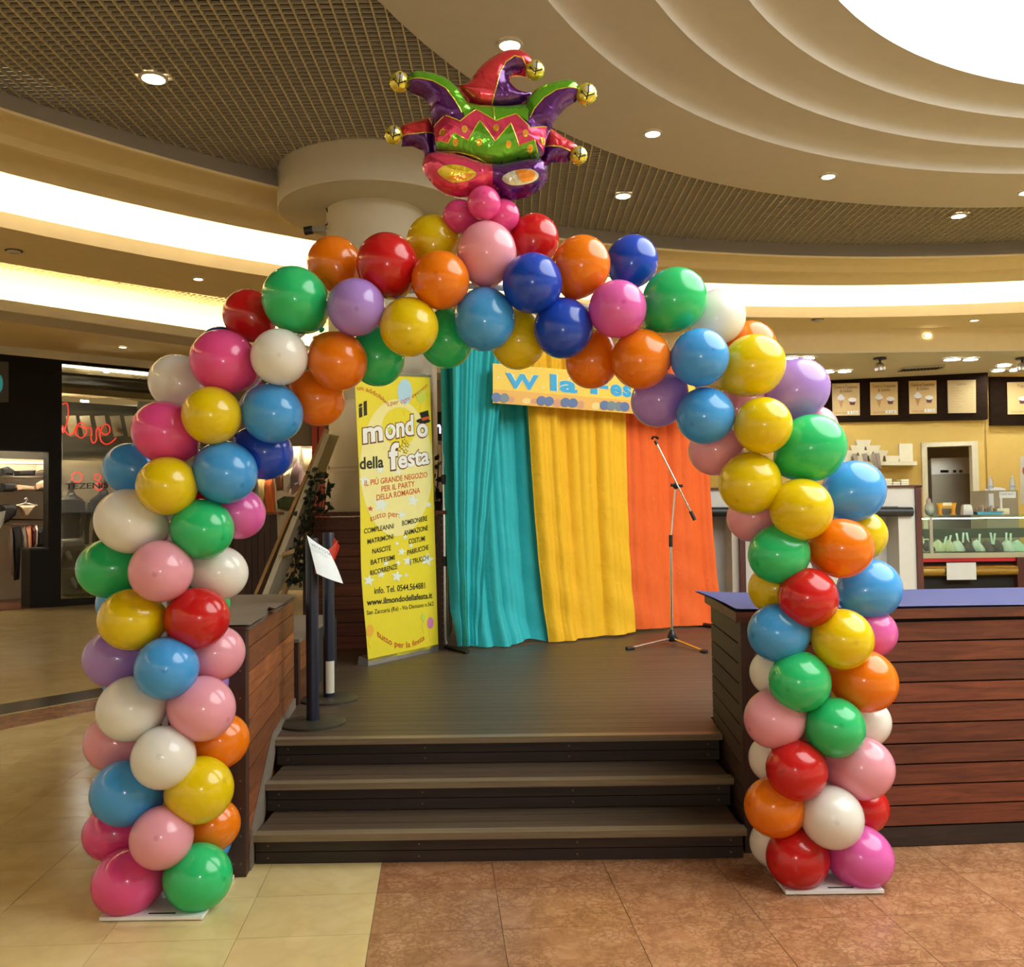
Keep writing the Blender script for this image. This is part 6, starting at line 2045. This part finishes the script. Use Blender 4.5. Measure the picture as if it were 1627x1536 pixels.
obj('card', MB().box(P(1587, 790, TY).x, P(1613, 790, TY).x, TY - 0.02, TY - 0.012, P(1600, 791, TY).z, P(1600, 781, TY).z), M['paper'], sg2)
obj('stem', MB().box(P(1588.5, 800, TY).x, P(1591.5, 800, TY).x, TY - 0.018, TY - 0.008, zt0, P(1600, 790, TY).z), M['white'], sg2)
obj('base', MB().box(P(1581, 800, TY).x, P(1600, 800, TY).x, TY - 0.06, TY + 0.04, zt0, zt0 + 0.09), tubw, sg2)
write('YOGURT GELATO', sp2, (1589, 786.5), (1611, 786), 3, mat('ink_blue', (0.12, 0.2, 0.35), 0.7), sg2, 0.004)
# back machine with two bottles
mxa, mxb = P(1567, 800, 15.2), P(1618, 800, 15.2)
ma = thing('ice_cream_machine', mxa, 'steel soft ice machine behind the counter at the far right', 'machine')
obj('body', MB().box(mxa.x, mxb.x, 15.2, 15.7, 0, P(1590, 779, 15.2).z), mat('machine_steel', (0.38, 0.35, 0.26), 0.35, metal=0.4), ma)
obj('domed_lid', MB().lathe([(0.16, 0), (0.15, 0.03), (0.08, 0.055), (0.001, 0.06)], ((mxa.x + mxb.x) / 2, 15.4, P(1590, 779, 15.2).z), 20), M['white'], ma, smooth=True)
obj('front_label', MB().box(P(1571, 800, 15.2).x, P(1578, 800, 15.2).x, 15.18, 15.2, P(1575, 811, 15.2).z, P(1575, 784, 15.2).z), M['paper'], ma)
btm = mat('bottle_clear', (0.62, 0.64, 0.56), 0.12, coat=0.5)
for x_, lab in ((1574, 'clear water bottle standing at the left on the ice machine'), (1609, 'clear water bottle standing at the right on the ice machine')):
    c = Vector((P(x_, 780, 15.35).x, 15.35, P(1590, 779, 15.2).z))
    t = thing('water_bottle', c, lab, 'bottle', 'water bottles on the machine')
    obj('bottle_body', MB().lathe([(0.04, 0.0), (0.043, 0.02), (0.043, 0.11), (0.036, 0.13), (0.04, 0.15), (0.03, 0.19), (0.014, 0.21), (0.014, 0.225), (0.001, 0.225)], c, 14), btm, t, smooth=True)
    obj('label_band', MB().lathe([(0.0445, 0.05), (0.0445, 0.085)], c, 14), mat('bottle_label', (0.35, 0.45, 0.58), 0.5), t)
    obj('cap', MB().lathe([(0.016, 0.222), (0.016, 0.245), (0.001, 0.245)], c, 10), M['paper'], t)
pv_ = tag(flat('red_white_poster', [(1621, 725), (1650, 725), (1650, 800), (1621, 800)], gpr, 0.03, mat('poster_white_red', (0.66, 0.6, 0.5), 0.6)), 'grey white poster at the right picture edge on the ochre wall', 'poster')
decal(ell_px(1631, 748, 8, 9), gpr, p_red, pv_, 0.05, 'printed_motif')

# track spots and air grille on the shop ceiling
for x_, lab in ((1398, 'black ceiling spotlight above the first menu posters'), (1624, 'black ceiling spotlight cut by the right picture edge')):
    c = G(x_, 569, 4.05)
    t = thing('ceiling_spotlight', c, lab, 'spotlight', 'black ceiling spotlights')
    obj('base_plate', MB().lathe([(0.001, 0), (0.10, 0.0), (0.10, -0.02), (0.001, -0.02)], c, 20), M['black'], t)
    obj('stem', MB().tube([c, c + Vector((0, 0, -0.09))], 0.02, 8), M['black'], t)
    obj('lamp_body', MB().lathe([(0.03, -0.07), (0.06, -0.09), (0.08, -0.15), (0.075, -0.20), (0.04, -0.22), (0.001, -0.22)], c, 16), M['steel'], t, smooth=True)
c0_, c1_ = G(1436, 584, 4.05), G(1502, 580, 4.05)
gr_ = thing('air_grille', (c0_ + c1_) / 2, 'long grey air grille in the ice cream shop ceiling', 'vent')
obj('grille_frame', MB().slab((c0_.x, c0_.y), (c1_.x, c1_.y), 0.35, 4.03, 4.055), M['plaster'], gr_)
for k in range(12):
    p = c0_.lerp(c1_, (k + 0.6) / 12.2)
    obj('slat', MB().box(p.x - 0.012, p.x + 0.012, p.y + 0.04, p.y + 0.3, 4.02, 4.03), M['blacksoft'], gr_)

c0_ = fpl.at(-14, 607)
scr = thing('display_screen', fpl.at(0, 640), 'grey screen hung on the dark shop header at the left picture edge', 'screen')
q = [fpl.at(-40, 641, 0.08), fpl.at(12, 639, 0.08), fpl.at(12, 576, 0.08), fpl.at(-40, 572, 0.08)]
obj('housing', MB().add(q + [p - fpl.n * 0.07 for p in q], [(0, 1, 2, 3), (7, 6, 5, 4), (0, 4, 5, 1), (1, 5, 6, 2), (2, 6, 7, 3), (3, 7, 4, 0)]), mat('screen_grey', (0.07, 0.075, 0.065), 0.4), scr)
decal(ell_px(-6, 610, 9, 16), fpl, mat('screen_teal', (0.03, 0.2, 0.2), 0.4, emit=(0.05, 0.4, 0.4), estr=0.25), scr, 0.083, 'teal_image')
for (x_, y_, z_, lab) in ((22, 399, 4.42, 'small flush smoke detector in the tan ceiling at the upper left'), (1299, 508, 4.42, 'small flush smoke detector under the right hand cove beside the white balloon')):
    c = G(x_, y_, z_)
    t = thing('smoke_detector', c, lab, 'smoke detector')
    obj('housing', MB().lathe([(0.001, -0.025), (0.05, -0.022), (0.07, 0.0)], c, 16), M['plaster'], t, smooth=True)
    obj('collar', MB().lathe([(0.07, -0.004), (0.085, 0.0)], c, 16), M['plenum'], t)

# a small leafy plant on the pedestal, seen between banner and curtain
pc = P(694, 806, 9.3)
pc.z = 1.69
fern = thing('potted_plant', pc, 'dark leafy plant on the pedestal between the banner and the turquoise drape', 'plant')
obj('pot', MB().lathe([(0.05, 0.0), (0.07, 0.10), (0.075, 0.10), (0.06, 0.09), (0.001, 0.09)], pc, 14), M['wood_dk'], fern, smooth=True)
rl = random.Random(21)
for k in range(46):
    p = pc + Vector((rl.uniform(-0.10, 0.10), rl.uniform(-0.1, 0.1), 0.10 + rl.uniform(0, 0.42)))
    put('leaf', leaf, None, fern, loc=p, rot=(rl.uniform(0, 6), rl.uniform(0, 6), rl.uniform(0, 6)), scale=[rl.uniform(0.05, 0.10)] * 3)
obj('stem', MB().tube([pc + Vector((0, 0, 0.08)), pc + Vector((0.02, 0, 0.5))], 0.008, 6), stem_m, fern)
